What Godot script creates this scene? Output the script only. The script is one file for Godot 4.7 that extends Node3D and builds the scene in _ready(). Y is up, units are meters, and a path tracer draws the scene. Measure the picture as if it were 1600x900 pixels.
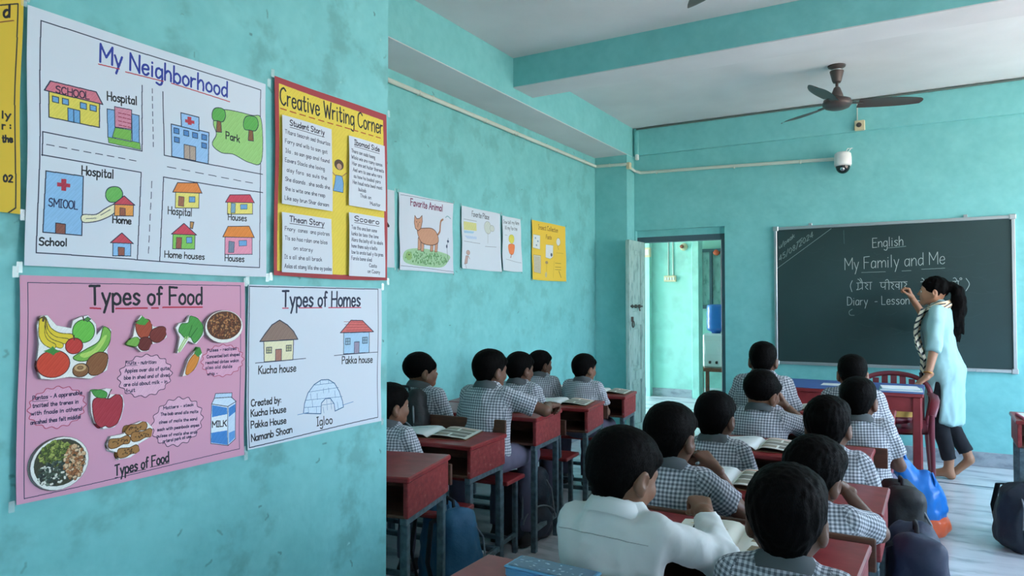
extends Node3D


func _ready() -> void:
	rng.seed = 7
	set_view_and_light()
	make_materials()
	more_materials()
	build_room()
	build_front_wall_things()
	build_corridor()
	build_wall_charts()
	build_furniture()
	face_parts()
	shared_clothes()
	build_people()
	build_small_things()


const FRONT := -7.14
const LEFT := -3.06
const CEIL := 3.2
const PIER := -1.55


func set_view_and_light() -> void:
	var cam := Camera3D.new()
	cam.name = "camera"
	add_child(cam)
	cam.position = Vector3(0, 1.34, 0)
	cam.rotation_degrees = Vector3(1.385, 30.463, 0)
	cam.fov = 43.88
	cam.current = true
	var we := WorldEnvironment.new()
	we.name = "world"
	var e := Environment.new()
	var sky := Sky.new()
	var sm := ProceduralSkyMaterial.new()
	sm.sky_top_color = rgb8(176, 206, 240)
	sm.sky_horizon_color = rgb8(240, 245, 250)
	sm.ground_horizon_color = rgb8(240, 232, 222)
	sm.ground_bottom_color = rgb8(208, 196, 186)
	sm.sky_energy_multiplier = 1.0
	sm.ground_energy_multiplier = 1.0
	sm.sun_angle_max = 1.0
	sky.sky_material = sm
	e.background_mode = Environment.BG_SKY
	e.sky = sky
	e.ambient_light_source = Environment.AMBIENT_SOURCE_SKY
	e.tonemap_mode = Environment.TONE_MAPPER_LINEAR
	e.tonemap_exposure = 18.5
	e.sdfgi_enabled = true
	e.ssao_enabled = true
	e.ssil_enabled = true
	we.environment = e
	add_child(we)


# ---------------------------------------------------------------- the room
func build_room() -> void:
	var st := mb()
	bc(st, Vector3(LEFT - 0.2, -0.15, 1.5), Vector3(2.9, 0, FRONT - 0.22))
	var fl := struct("floor", st, M.marble)
	st = mb()
	bc(st, Vector3(-2.6, -0.002, -6.36), Vector3(2.7, 0.0012, -6.335))
	obj("inlay_strip", st, M.inlay, fl)
	st = mb()
	bc(st, Vector3(LEFT - 0.2, CEIL, 1.5), Vector3(2.9, CEIL + 0.15, FRONT - 0.22))
	struct("ceiling", st, M.ceiling)
	st = mb()
	bc(st, Vector3(LEFT - 0.2, 0, -1.83), Vector3(LEFT, CEIL, FRONT - 0.22))
	struct("wall_left", st, M.wall_stained)
	# the closed-off corner that carries the charts
	st = mb()
	bc(st, Vector3(LEFT - 0.2, 0, 1.5), Vector3(PIER, CEIL, -1.829), 0.006)
	struct("wall_pier", st, M.wall_scuffed)
	st = mb()
	bc(st, Vector3(PIER, 0, 1.3), Vector3(0.95, CEIL, 1.5))
	bc(st, Vector3(1.95, 0, 1.3), Vector3(2.9, CEIL, 1.5))
	bc(st, Vector3(0.95, 0, 1.3), Vector3(1.95, 1.0, 1.5))
	bc(st, Vector3(0.95, 2.1, 1.3), Vector3(1.95, CEIL, 1.5))
	struct("wall_back", st, M.wall)
	st = mb()
	for e in [0.975, 1.45, 1.925]:
		bx(st, Vector3(e, 1.55, 1.4), Vector3(0.05, 1.1, 0.08), 0.004)
	for e in [1.025, 2.075]:
		bx(st, Vector3(1.45, e, 1.4), Vector3(1.0, 0.05, 0.08), 0.004)
	struct("window_4", st, M.frame_paint)  # window added behind the view to brighten the backs of the pupils
	# column in the far corner, beam along the left wall, beam across the room
	st = mb()
	bc(st, Vector3(LEFT, 0, -6.93), Vector3(-2.70, 2.9, FRONT), 0.004)
	struct("wall_column", st, M.wall)
	st = mb()
	bc(st, Vector3(LEFT, 2.9, -1.829), Vector3(-2.70, CEIL, FRONT))
	var b := struct("trim_1", st, M.wall)
	st = mb()
	bc(st, Vector3(LEFT, 2.894, -1.829), Vector3(-2.7005, 2.9, FRONT))
	obj("underside", st, M.ceiling, b)
	st = mb()
	bc(st, Vector3(-2.70, 2.982, -4.61), Vector3(2.7, CEIL, -4.91))
	b = struct("trim_2", st, M.wall)
	st = mb()
	bc(st, Vector3(-2.70, 2.975, -4.611), Vector3(2.7, 2.982, -4.909))
	obj("underside", st, M.ceiling, b)
	# right wall with two window openings
	st = mb()
	var x0 := 2.7
	var x1 := 2.9
	var wins := [[-6.95, -5.0], [-4.5, -2.7]]
	bc(st, Vector3(x0, 0, 1.3), Vector3(x1, 0.8, FRONT))
	bc(st, Vector3(x0, 2.65, 1.3), Vector3(x1, CEIL, FRONT))
	var z := FRONT
	for w in wins:
		bc(st, Vector3(x0, 0.8, z), Vector3(x1, 2.65, w[0]))
		z = w[1]
	bc(st, Vector3(x0, 0.8, z), Vector3(x1, 2.65, 1.3))
	struct("wall_right", st, M.wall)
	var i := 1
	for w in wins:
		var fr := mb()
		for e in [w[0] + 0.025, w[1] - 0.025, (w[0] + w[1]) * 0.5]:
			bx(fr, Vector3(2.80, 1.725, e), Vector3(0.08, 1.85, 0.05), 0.004)
		for e in [0.825, 2.625]:
			bx(fr, Vector3(2.80, e, (w[0] + w[1]) * 0.5), Vector3(0.08, 0.05, w[1] - w[0]), 0.004)
		var wn := struct("window_%d" % i, fr, M.frame_paint)
		for k in 9:
			var bs := mb()
			var zz: float = lerpf(w[0], w[1], (k + 1) / 10.0)
			if k == 4:
				continue
			tube(bs, [Vector3(2.80, 0.84, zz), Vector3(2.80, 2.61, zz)], 0.007, 8)
			obj("bar", bs, M.iron, wn)
		i += 1
	# front wall round the doorway
	st = mb()
	var za := FRONT
	var zb := FRONT - 0.22
	bc(st, Vector3(LEFT - 0.2, 0, za), Vector3(-2.69, CEIL, zb))
	bc(st, Vector3(-2.69, 2.124, za), Vector3(-1.763, CEIL, zb))
	bc(st, Vector3(-1.763, 0, za), Vector3(2.9, CEIL, zb))
	var fw := struct("wall_front", st, M.wall)
	st = mb()
	bc(st, Vector3(-2.69, 2.055, za - 0.05), Vector3(-1.763, 2.124, zb))
	obj("lintel_infill", st, M.wall, fw)
	st = mb()
	bc(st, Vector3(-2.70, 2.91, za), Vector3(2.7, CEIL, za + 0.03), 0.004)
	obj("upper_band", st, M.wall, fw)
	st = mb()
	bx(st, Vector3(0.47, 0.06, za + 0.006), Vector3(4.46, 0.12, 0.012), 0.003)
	struct("baseboard_front", st, M.skirting)
	st = mb()
	bx(st, Vector3(LEFT + 0.006, 0.06, (-1.83 - 6.93) * 0.5), Vector3(0.012, 0.12, 5.1), 0.003)
	struct("baseboard_left", st, M.skirting)
	# door: frame and one narrow leaf opened into the room
	var dr := base("door_1", Vector3(-2.66, 0, FRONT - 0.05))
	tag(dr, "", "", "", "structure")
	st = mb()
	bx(st, Vector3(-0.005, 1.03, -0.05), Vector3(0.05, 2.06, 0.10), 0.004)
	bx(st, Vector3(0.872, 1.03, -0.05), Vector3(0.05, 2.06, 0.10), 0.004)
	bx(st, Vector3(0.433, 2.03, -0.05), Vector3(0.83, 0.06, 0.10), 0.004)
	obj("door_frame", st, M.frame_paint, dr)
	var leaf := Node3D.new()
	leaf.name = "door_leaf"
	dr.add_child(leaf)
	leaf.position = Vector3(0.03, 0.01, 0.0)
	leaf.rotation_degrees.y = -1.0
	st = mb()
	var L := 0.42
	for e in [0.045, L - 0.045]:
		bx(st, Vector3(0, 0.995, e), Vector3(0.044, 1.99, 0.09), 0.004)
	for e in [[0.06, 0.12], [0.62, 0.10], [1.20, 0.14], [1.94, 0.10]]:
		bx(st, Vector3(0, e[0], L * 0.5), Vector3(0.043, e[1], L - 0.18), 0.004)
	obj("leaf_frame", st, M.door_paint, leaf)
	for e in [[0.12, 0.57], [0.67, 1.13], [1.27, 1.89]]:
		st = mb()
		bx(st, Vector3(0, (e[0] + e[1]) * 0.5, L * 0.5), Vector3(0.008, e[1] - e[0], L - 0.17), 0.001)
		bx(st, Vector3(0, (e[0] + e[1]) * 0.5, L * 0.5), Vector3(0.024, e[1] - e[0] - 0.08, L - 0.25), 0.006)
		obj("panel", st, M.door_paint, leaf)
	st = mb()
	tube(st, [Vector3(0.03, 1.32, 0.10), Vector3(0.03, 1.32, 0.40)], 0.009, 8)
	for e in [0.16, 0.26, 0.36]:
		bx(st, Vector3(0.024, 1.32, e), Vector3(0.02, 0.035, 0.02), 0.002)
	tube(st, [Vector3(0.034, 1.32, 0.20), Vector3(0.046, 1.27, 0.20)], 0.006, 8)
	obj("bolt", st, M.iron, leaf)
	st = mb()
	bx(st, Vector3(0.026, 1.19, 0.36), Vector3(0.016, 0.05, 0.045), 0.004)
	var ring := []
	for k in 17:
		var a := TAU * k / 16
		ring.append(Vector3(0.034, 1.14 + 0.032 * cos(a), 0.355 + 0.025 * sin(a)))
	tube(st, ring, 0.006, 8, false)
	obj("latch", st, M.iron, leaf)


# ---------------------------------------------------------------- on the front wall
func build_front_wall_things() -> void:
	# chalkboard
	var im := paper(1500, 1026, rgb8(38, 66, 66))
	var n := FastNoiseLite.new()
	n.frequency = 0.004
	n.fractal_octaves = 5
	n.seed = 8
	var cloud := n.get_image(375, 257)
	for y in 257:
		for x in 375:
			var v := (cloud.get_pixel(x, y).r - 0.5) * 0.05
			im.fill_rect(Rect2i(x * 4, y * 4, 4, 4), Color(0.120 + v, 0.225 + v, 0.230 + v))
	var r := RandomNumberGenerator.new()
	r.seed = 5
	for i in 60:
		# wiped chalk: faint broad swipes
		var p := Vector2(r.randf_range(150, 1400), r.randf_range(80, 900))
		var q := p + Vector2(r.randf_range(-160, 160), r.randf_range(-30, 30))
		stroke(im, PackedVector2Array([p, (p + q) * 0.5 + Vector2(0, 12), q]), 2.0, Color(0.17, 0.27, 0.27))
	draw_art(im, art_board())
	var root := base("chalkboard", Vector3(-0.3525, 0.80, FRONT))
	tag(root, "green chalkboard with white chalk writing in a thin aluminium frame", "chalkboard")
	var rows := []
	for i in 2:
		rows.append([Vector3(-0.925, 1.266 * (1 - i), 0.022), Vector3(0.925, 1.266 * (1 - i), 0.022)])
	var st := mb()
	sheet(st, rows, 0.018)
	obj("board_surface", st, art_material("board", im, 0.55), root)
	for e in [[0, 1.266, 1.87, 0.028], [0, 0.0, 1.87, 0.028]]:
		box_obj("frame_rail", Vector3(e[0], e[1], 0.016), Vector3(e[2], e[3], 0.032), M.aluminium, root, 0.003)
	for s in [-1, 1]:
		box_obj("frame_stile", Vector3(s * 0.928, 0.633, 0.0165), Vector3(0.026, 1.24, 0.033), M.aluminium, root, 0.003)
		for y in [0.0, 1.266]:
			box_obj("corner_cap", Vector3(s * 0.925, y, 0.018), Vector3(0.05, 0.045, 0.038), M.aluminium, root, 0.006)
	for x in [-0.62, 0.60]:
		box_obj("hanger", Vector3(x, 1.29, 0.012), Vector3(0.03, 0.03, 0.012), M.aluminium, root, 0.002)
	box_obj("duster_clip", Vector3(0.68, -0.005, 0.036), Vector3(0.05, 0.02, 0.012), M.aluminium, root, 0.003)
	# conduit from the left wall to the camera
	var pipe := base("conduit_pipe", Vector3(LEFT, 2.805, -1.83))
	tag(pipe, "cream plastic conduit pipe clipped along the teal walls below the beam", "pipe")
	var o := pipe.position
	var way := [Vector3(LEFT + 0.02, 2.812, -1.83), Vector3(LEFT + 0.02, 2.800, -6.905), Vector3(-2.71, 2.790, -6.905), Vector3(-2.685, 2.785, -6.92)]
	st = mb()
	for i in way.size() - 1:
		tube(st, [way[i] - o, way[i + 1] - o], 0.016, 10)
	obj("pipe_run", st, M.pvc, pipe)
	var way2 := [Vector3(-2.675, 2.765, -6.92), Vector3(-2.675, 2.745, -7.08), Vector3(-2.62, 2.728, -7.118), Vector3(-1.9, 2.712, -7.118), Vector3(-0.76, 2.678, -7.118)]
	st = mb()
	for i in way2.size() - 1:
		tube(st, [way2[i] - o, way2[i + 1] - o], 0.016, 10)
	obj("pipe_run", st, M.pvc, pipe)
	box_obj("junction_box", Vector3(-2.678, 2.775, -6.925) - o, Vector3(0.045, 0.07, 0.05), M.cream_plastic, pipe, 0.008)
	for zc in [-3.9, -4.05, -4.75, -5.2, -5.25, -6.0, -6.6]:
		box_obj("clip", Vector3(LEFT + 0.02, 2.806 - (-zc - 3.6) * 0.002, zc) - o, Vector3(0.034, 0.036, 0.014), M.pvc, pipe, 0.004)
	for xc in [-2.88]:
		box_obj("clip", Vector3(xc, 2.796, -6.905) - o, Vector3(0.014, 0.036, 0.034), M.pvc, pipe, 0.004)
	for xc in [-2.45, -1.66, -1.05]:
		box_obj("clip", Vector3(xc, 2.724 - (xc + 2.6) * 0.026, -7.118) - o, Vector3(0.014, 0.036, 0.034), M.pvc, pipe, 0.004)
	# camera on its bracket
	var cc := base("security_camera", Vector3(-0.68, 2.50, FRONT + 0.12))
	tag(cc, "white dome security camera with black glass eye high on front wall", "camera")
	st = mb()
	lathe(st, [[0.0, 0.088], [0.066, 0.088], [0.072, 0.105], [0.072, 0.165], [0.068, 0.20], [0.052, 0.215], [0.0, 0.215]], Vector3.ZERO, 28)
	obj("housing", st, M.white_plastic, cc)
	st = mb()
	var dome := []
	for k in 10:
		var a := -PI / 2 + PI / 2 * k / 9.0
		dome.append([0.060 * cos(a), 0.088 + 0.066 * sin(a)])
	lathe(st, dome, Vector3.ZERO, 28)
	obj("dome", st, M.black_gloss, cc)
	st = mb()
	lathe(st, [[0.0, -0.012], [0.018, -0.012], [0.018, 0.0], [0.0, 0.0]], Vector3.ZERO, 16, Transform3D(Basis(Vector3.RIGHT, -PI / 2 + 0.35), Vector3(0, 0.058, 0.045)))
	obj("lens", st, M.chrome, cc)
	st = mb()
	bar(st, Vector3(0, 0.18, -0.115), Vector3(0, 0.19, -0.04), 0.06, 0.05, 0.006)
	bx(st, Vector3(0, 0.175, -0.112), Vector3(0.11, 0.11, 0.016), 0.004)
	obj("bracket", st, M.white_plastic, cc)
	st = mb()
	for s in [0.02, 0.045]:
		tube(st, [Vector3(s, 0.21, 0.0), Vector3(s + 0.02, 0.25, -0.03), Vector3(s + 0.03, 0.255, -0.06)], 0.004, 6)
	obj("cable", st, M.white_plastic, cc)
	# fan regulator box with its drop wire, wiring below the ceiling
	var bxn := base("outlet_box", Vector3(-0.545, 2.91, FRONT + 0.03))
	tag(bxn, "small cream outlet box with round socket below ceiling fan", "outlet")
	box_obj("box", Vector3(0, 0.045, 0.018), Vector3(0.085, 0.09, 0.036), M.cream_plastic, bxn, 0.006)
	st = mb()
	lathe(st, [[0.0, 0.0], [0.022, 0.0], [0.020, 0.012], [0.0, 0.012]], Vector3.ZERO, 16, Transform3D(Basis(Vector3.RIGHT, PI / 2), Vector3(-0.005, 0.048, 0.036)))
	obj("socket", st, M.iron, bxn)
	st = mb()
	tube(st, [Vector3(-0.02, 0.09, 0.012), Vector3(-0.02, 0.285, 0.008)], 0.005, 6)
	obj("drop_wire", st, M.pvc, bxn)
	st = mb()
	tube(st, [Vector3(-2.66, 3.186, FRONT + 0.042), Vector3(2.6, 3.186, FRONT + 0.042)], 0.009, 8)
	var wl := obj("ceiling_cable", st, M.dark_line)
	tag(wl, "thin grey green cable run along the joint of ceiling and front wall", "cable")
	var cs := base("cable_casing", Vector3(-2.655, 2.89, FRONT + 0.045))
	tag(cs, "short vertical teal cable casing in the corner below the ceiling", "casing")
	box_obj("channel", Vector3(0, 0.15, 0), Vector3(0.04, 0.25, 0.03), M.wall, cs, 0.004)
	box_obj("end_cap", Vector3(0.005, 0.0, 0.004), Vector3(0.032, 0.06, 0.034), M.white_plastic, cs, 0.006)
	build_fan(Vector3(-0.62, CEIL, -6.03), 0.35, "brown three-blade ceiling fan hanging between cross beam and front wall")
	build_fan(Vector3(-0.68, CEIL, -3.20), 2.26, "brown three-blade ceiling fan hanging on the near side of cross beam")


func build_fan(at: Vector3, turn: float, label: String) -> void:
	var f := base("ceiling_fan", at)
	tag(f, label, "fan")
	var st := mb()
	lathe(st, [[0.0, -0.028], [0.030, -0.028], [0.062, -0.012], [0.066, 0.0], [0.0, 0.0]], Vector3.ZERO, 24)
	obj("ceiling_plate", st, M.fan_brown, f)
	st = mb()
	lathe(st, [[0.0, -0.135], [0.026, -0.135], [0.034, -0.12], [0.052, -0.045], [0.050, -0.042], [0.0, -0.042]], Vector3.ZERO, 24)
	obj("upper_cup", st, M.fan_brown, f)
	st = mb()
	lathe(st, [[0.040, -0.040], [0.044, -0.036], [0.040, -0.030]], Vector3.ZERO, 24)
	obj("cup_ring", st, M.chrome, f)
	st = mb()
	tube(st, [Vector3(0, -0.03, 0), Vector3(0, -0.25, 0)], 0.011, 12)
	obj("down_rod", st, M.fan_brown, f)
	st = mb()
	lathe(st, [[0.0, -0.262], [0.050, -0.262], [0.042, -0.225], [0.024, -0.175], [0.014, -0.165], [0.0, -0.165]], Vector3.ZERO, 24)
	obj("lower_cup", st, M.fan_brown, f)
	st = mb()
	lathe(st, [[0.0, -0.342], [0.055, -0.340], [0.088, -0.328], [0.098, -0.312], [0.105, -0.308], [0.108, -0.290], [0.100, -0.282], [0.098, -0.268], [0.070, -0.256], [0.0, -0.254]], Vector3.ZERO, 32)
	obj("motor", st, M.fan_brown, f)
	for i in 3:
		st = mb()
		var a := turn + TAU * i / 3
		var rows := []
		for j in 12:
			var v := j / 11.0
			var r := 0.155 + 0.44 * v
			var hw := 0.058 + 0.012 * sin(PI * v) - 0.03 * pow(v, 6.0)
			var row := []
			for k in 5:
				var w := k / 4.0 * 2.0 - 1.0
				row.append(Vector3(r + (0.02 * (1.0 - w * w) if j == 11 else 0.0), -0.298 + w * 0.018 * (1.0 - 0.3 * v) - 0.004 * w * w, w * hw))
			rows.append(row)
		sheet(st, rows, 0.003)
		var bl := obj("blade", st, M.fan_brown, f)
		bl.rotation.y = a
		st = mb()
		bar(st, Vector3(0.085, -0.296, 0), Vector3(0.19, -0.298, 0), 0.034, 0.006, 0.002)
		obj("blade_arm", st, M.fan_brown, bl)


# ---------------------------------------------------------------- beyond the door
func build_corridor() -> void:
	var zb := FRONT - 0.22
	var st := mb()
	bc(st, Vector3(-6.6, -0.15, zb), Vector3(2.0, 0, -12.2))
	struct("floor_corridor", st, M.marble)
	st = mb()
	bc(st, Vector3(-6.6, 2.9, zb), Vector3(2.0, 3.05, -12.2))
	struct("ceiling_corridor", st, M.ceiling)
	st = mb()
	bc(st, Vector3(-6.6, 0, -10.25), Vector3(-2.90, 2.9, -10.43))
	struct("wall_corridor", st, M.corridor_wall)
	st = mb()
	bc(st, Vector3(-6.6, 0, -11.65), Vector3(2.0, 2.9, -11.85))
	struct("wall_corridor_far", st, M.corridor_wall)
	st = mb()
	bc(st, Vector3(-3.66, 0, -10.13), Vector3(-3.60, 2.9, -10.25), 0.004)
	struct("trim_3", st, M.corridor_wall)
	st = mb()
	bx(st, Vector3(-2.945, 1.45, -10.235), Vector3(0.10, 2.9, 0.05), 0.004)
	struct("trim_4", st, M.corridor_wall)
	st = mb()
	bx(st, Vector3(-4.8, 0.06, -10.244), Vector3(3.58, 0.12, 0.012), 0.003)
	struct("baseboard_corridor", st, M.skirting)
	st = mb()
	bc(st, Vector3(2.0, 0, zb), Vector3(2.15, 2.9, -12.2))
	bc(st, Vector3(-6.75, 0, zb + 0.22), Vector3(-6.6, 2.9, -7.6))
	bc(st, Vector3(-6.75, 0, -11.65), Vector3(-6.6, 2.9, -12.2))
	bc(st, Vector3(-6.75, 2.5, -7.6), Vector3(-6.6, 2.9, -11.65))
	bc(st, Vector3(-6.6, 0, FRONT), Vector3(LEFT - 0.2, 2.9, zb))
	struct("wall_corridor_unseen_ends", st, M.corridor_wall)  # unseen ends; the left opening is sized to set the corridor's brightness
	# switchboard and lamp holder on the corridor wall
	var sb := base("switchboard", Vector3(-3.32, 1.68, -10.25))
	tag(sb, "cream switchboard on the mint corridor wall seen through door", "switchboard")
	box_obj("plate", Vector3(0, 0.05, 0.02), Vector3(0.18, 0.09, 0.04), M.cream_plastic, sb, 0.006)
	for i in 4:
		box_obj("switch", Vector3(-0.06 + i * 0.04, 0.05, 0.045), Vector3(0.022, 0.04, 0.012), M.white_plastic, sb, 0.003)
	for dx in [-0.03, 0.04]:
		st = mb()
		tube(st, [Vector3(dx, 0.09, 0.012), Vector3(dx, 1.2, 0.012)], 0.008, 6)
		obj("conduit", st, M.pvc, sb)
	var lh := base("lamp_holder", Vector3(-3.117, 2.19, -10.25))
	tag(lh, "round cream lamp holder on corridor wall above the switchboard", "lamp holder")
	st = mb()
	lathe(st, [[0.0, 0.0], [0.055, 0.0], [0.055, 0.02], [0.035, 0.05], [0.03, 0.09], [0.0, 0.09]], Vector3.ZERO, 18, Transform3D(Basis(Vector3.RIGHT, PI / 2), Vector3.ZERO))
	obj("holder", st, M.cream_plastic, lh)
	st = mb()
	lathe(st, [[0.0, 0.0], [0.026, 0.0], [0.026, 0.03], [0.0, 0.03]], Vector3.ZERO, 16, Transform3D(Basis(Vector3.RIGHT, PI / 2), Vector3(0, 0, 0.09)))
	obj("rim", st, M.brown_wood, lh)
	var mt := base("meter_box", Vector3(-3.63, 2.06, -10.13))
	tag(mt, "small cream meter box on the corridor wall beside the door leaf", "box")
	box_obj("case", Vector3(0, 0.06, 0.03), Vector3(0.12, 0.14, 0.06), M.cream_plastic, mt, 0.008)
	box_obj("cover", Vector3(0, 0.06, 0.062), Vector3(0.08, 0.08, 0.01), M.white_plastic, mt, 0.003)
	var bell := base("alarm_bell", Vector3(-3.0, 2.2, -11.65))
	tag(bell, "red alarm bell high on the far corridor wall", "bell")
	st = mb()
	lathe(st, [[0.0, 0.0], [0.058, 0.0], [0.054, 0.016], [0.032, 0.032], [0.0, 0.036]], Vector3.ZERO, 20, Transform3D(Basis(Vector3.RIGHT, PI / 2), Vector3(0, 0, 0.03)))
	obj("gong", st, M.bag_orange, bell)
	box_obj("base_plate", Vector3(0, 0, 0.015), Vector3(0.06, 0.10, 0.03), M.iron, bell, 0.004)
	# window in the far corridor wall
	st = mb()
	for x in [-3.27, -3.09, -2.91]:
		bx(st, Vector3(x, 1.77, -11.62), Vector3(0.045, 0.92, 0.05), 0.004)
	for y in [1.31, 2.23]:
		bx(st, Vector3(-3.09, y, -11.62), Vector3(0.40, 0.05, 0.055), 0.004)
	var w := struct("window_3", st, M.frame_paint)
	for x in [-3.18, -3.0]:
		box_obj("pane", Vector3(x, 1.77, -11.635), Vector3(0.15, 0.87, 0.006), M.door_paint, w, 0.0)
	# water dispenser on a stool
	var stl := base("wooden_stool", Vector3(-2.84, 0, -10.95))
	tag(stl, "brown wooden stool carrying the white water dispenser in corridor", "stool")
	box_obj("seat", Vector3(0, 0.37, 0), Vector3(0.44, 0.05, 0.40), M.brown_wood, stl, 0.008)
	for sx in [-1, 1]:
		for sz in [-1, 1]:
			box_obj("leg", Vector3(sx * 0.18, 0.172, sz * 0.16), Vector3(0.05, 0.345, 0.05), M.brown_wood, stl, 0.005)
	var wd := base("water_dispenser", Vector3(-2.84, 0.395, -10.95))
	tag(wd, "white water dispenser with a tap standing on the brown stool", "dispenser")
	st = mb()
	bx(st, Vector3(0, 0.26, 0), Vector3(0.34, 0.52, 0.32), 0.03)
	obj("body", st, M.white_plastic, wd)
	box_obj("tap_panel", Vector3(0, 0.30, 0.162), Vector3(0.26, 0.20, 0.012), M.white_plastic, wd, 0.004)
	st = mb()
	for s in [-0.05, 0.05]:
		bx(st, Vector3(s, 0.09, 0.185), Vector3(0.028, 0.04, 0.05), 0.006)
	obj("tap", st, M.iron, wd)
	var jug := base("water_jug", Vector3(-2.84, 0.915, -10.95))
	tag(jug, "blue plastic water jug upside down on the water dispenser", "jug")
	st = mb()
	lathe(st, [[0.0, 0.0], [0.06, 0.0], [0.07, 0.02], [0.135, 0.05], [0.14, 0.09], [0.132, 0.11], [0.14, 0.13], [0.14, 0.20], [0.132, 0.22], [0.14, 0.24], [0.14, 0.32], [0.132, 0.34], [0.14, 0.36], [0.135, 0.42], [0.11, 0.44], [0.0, 0.44]], Vector3.ZERO, 28)
	obj("bottle", st, M.water_blue, jug)


# ---------------------------------------------------------------- charts on the walls
func note(o: Node3D, key: String, r: Array, title: String, lines: Array, W: float, H: float, w: float, h: float) -> void:
	var im := paper(int(r[2] - r[0]), int(r[3] - r[1]), rgb8(222, 226, 234))
	var iw := float(im.get_width())
	write(im, title, [iw * 0.14, 46, iw * 0.84, 46, 30], 5, Color("2a2438"))
	stroke(im, PackedVector2Array([Vector2(iw * 0.14, 56), Vector2(iw * 0.84, 58)]), 3, Color("2a2438"))
	var k := 0
	for l in lines:
		var y := 96.0 + k * (im.get_height() - 120.0) / maxf(lines.size() - 1, 1.0)
		write(im, l[0], [iw * l[1], y, iw * l[2], y + 2.0, 21], 3, Color("46485c"))
		k += 1
	var st := mb()
	var rows := []
	for i in 5:
		var row := []
		for j in 5:
			var u := j / 4.0
			var v := i / 4.0
			row.append(Vector3(0.0145 + 0.002 * sin(u * 5.0 + v * 4.0) + 0.003 * v * v, h * (1.0 - lerpf(r[1], r[3], v) / H), w * 0.5 - w * lerpf(r[0], r[2], u) / W))
		rows.append(row)
	sheet(st, rows, 0.0006)
	obj("note_sheet", st, art_material(key, im), o)


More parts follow.
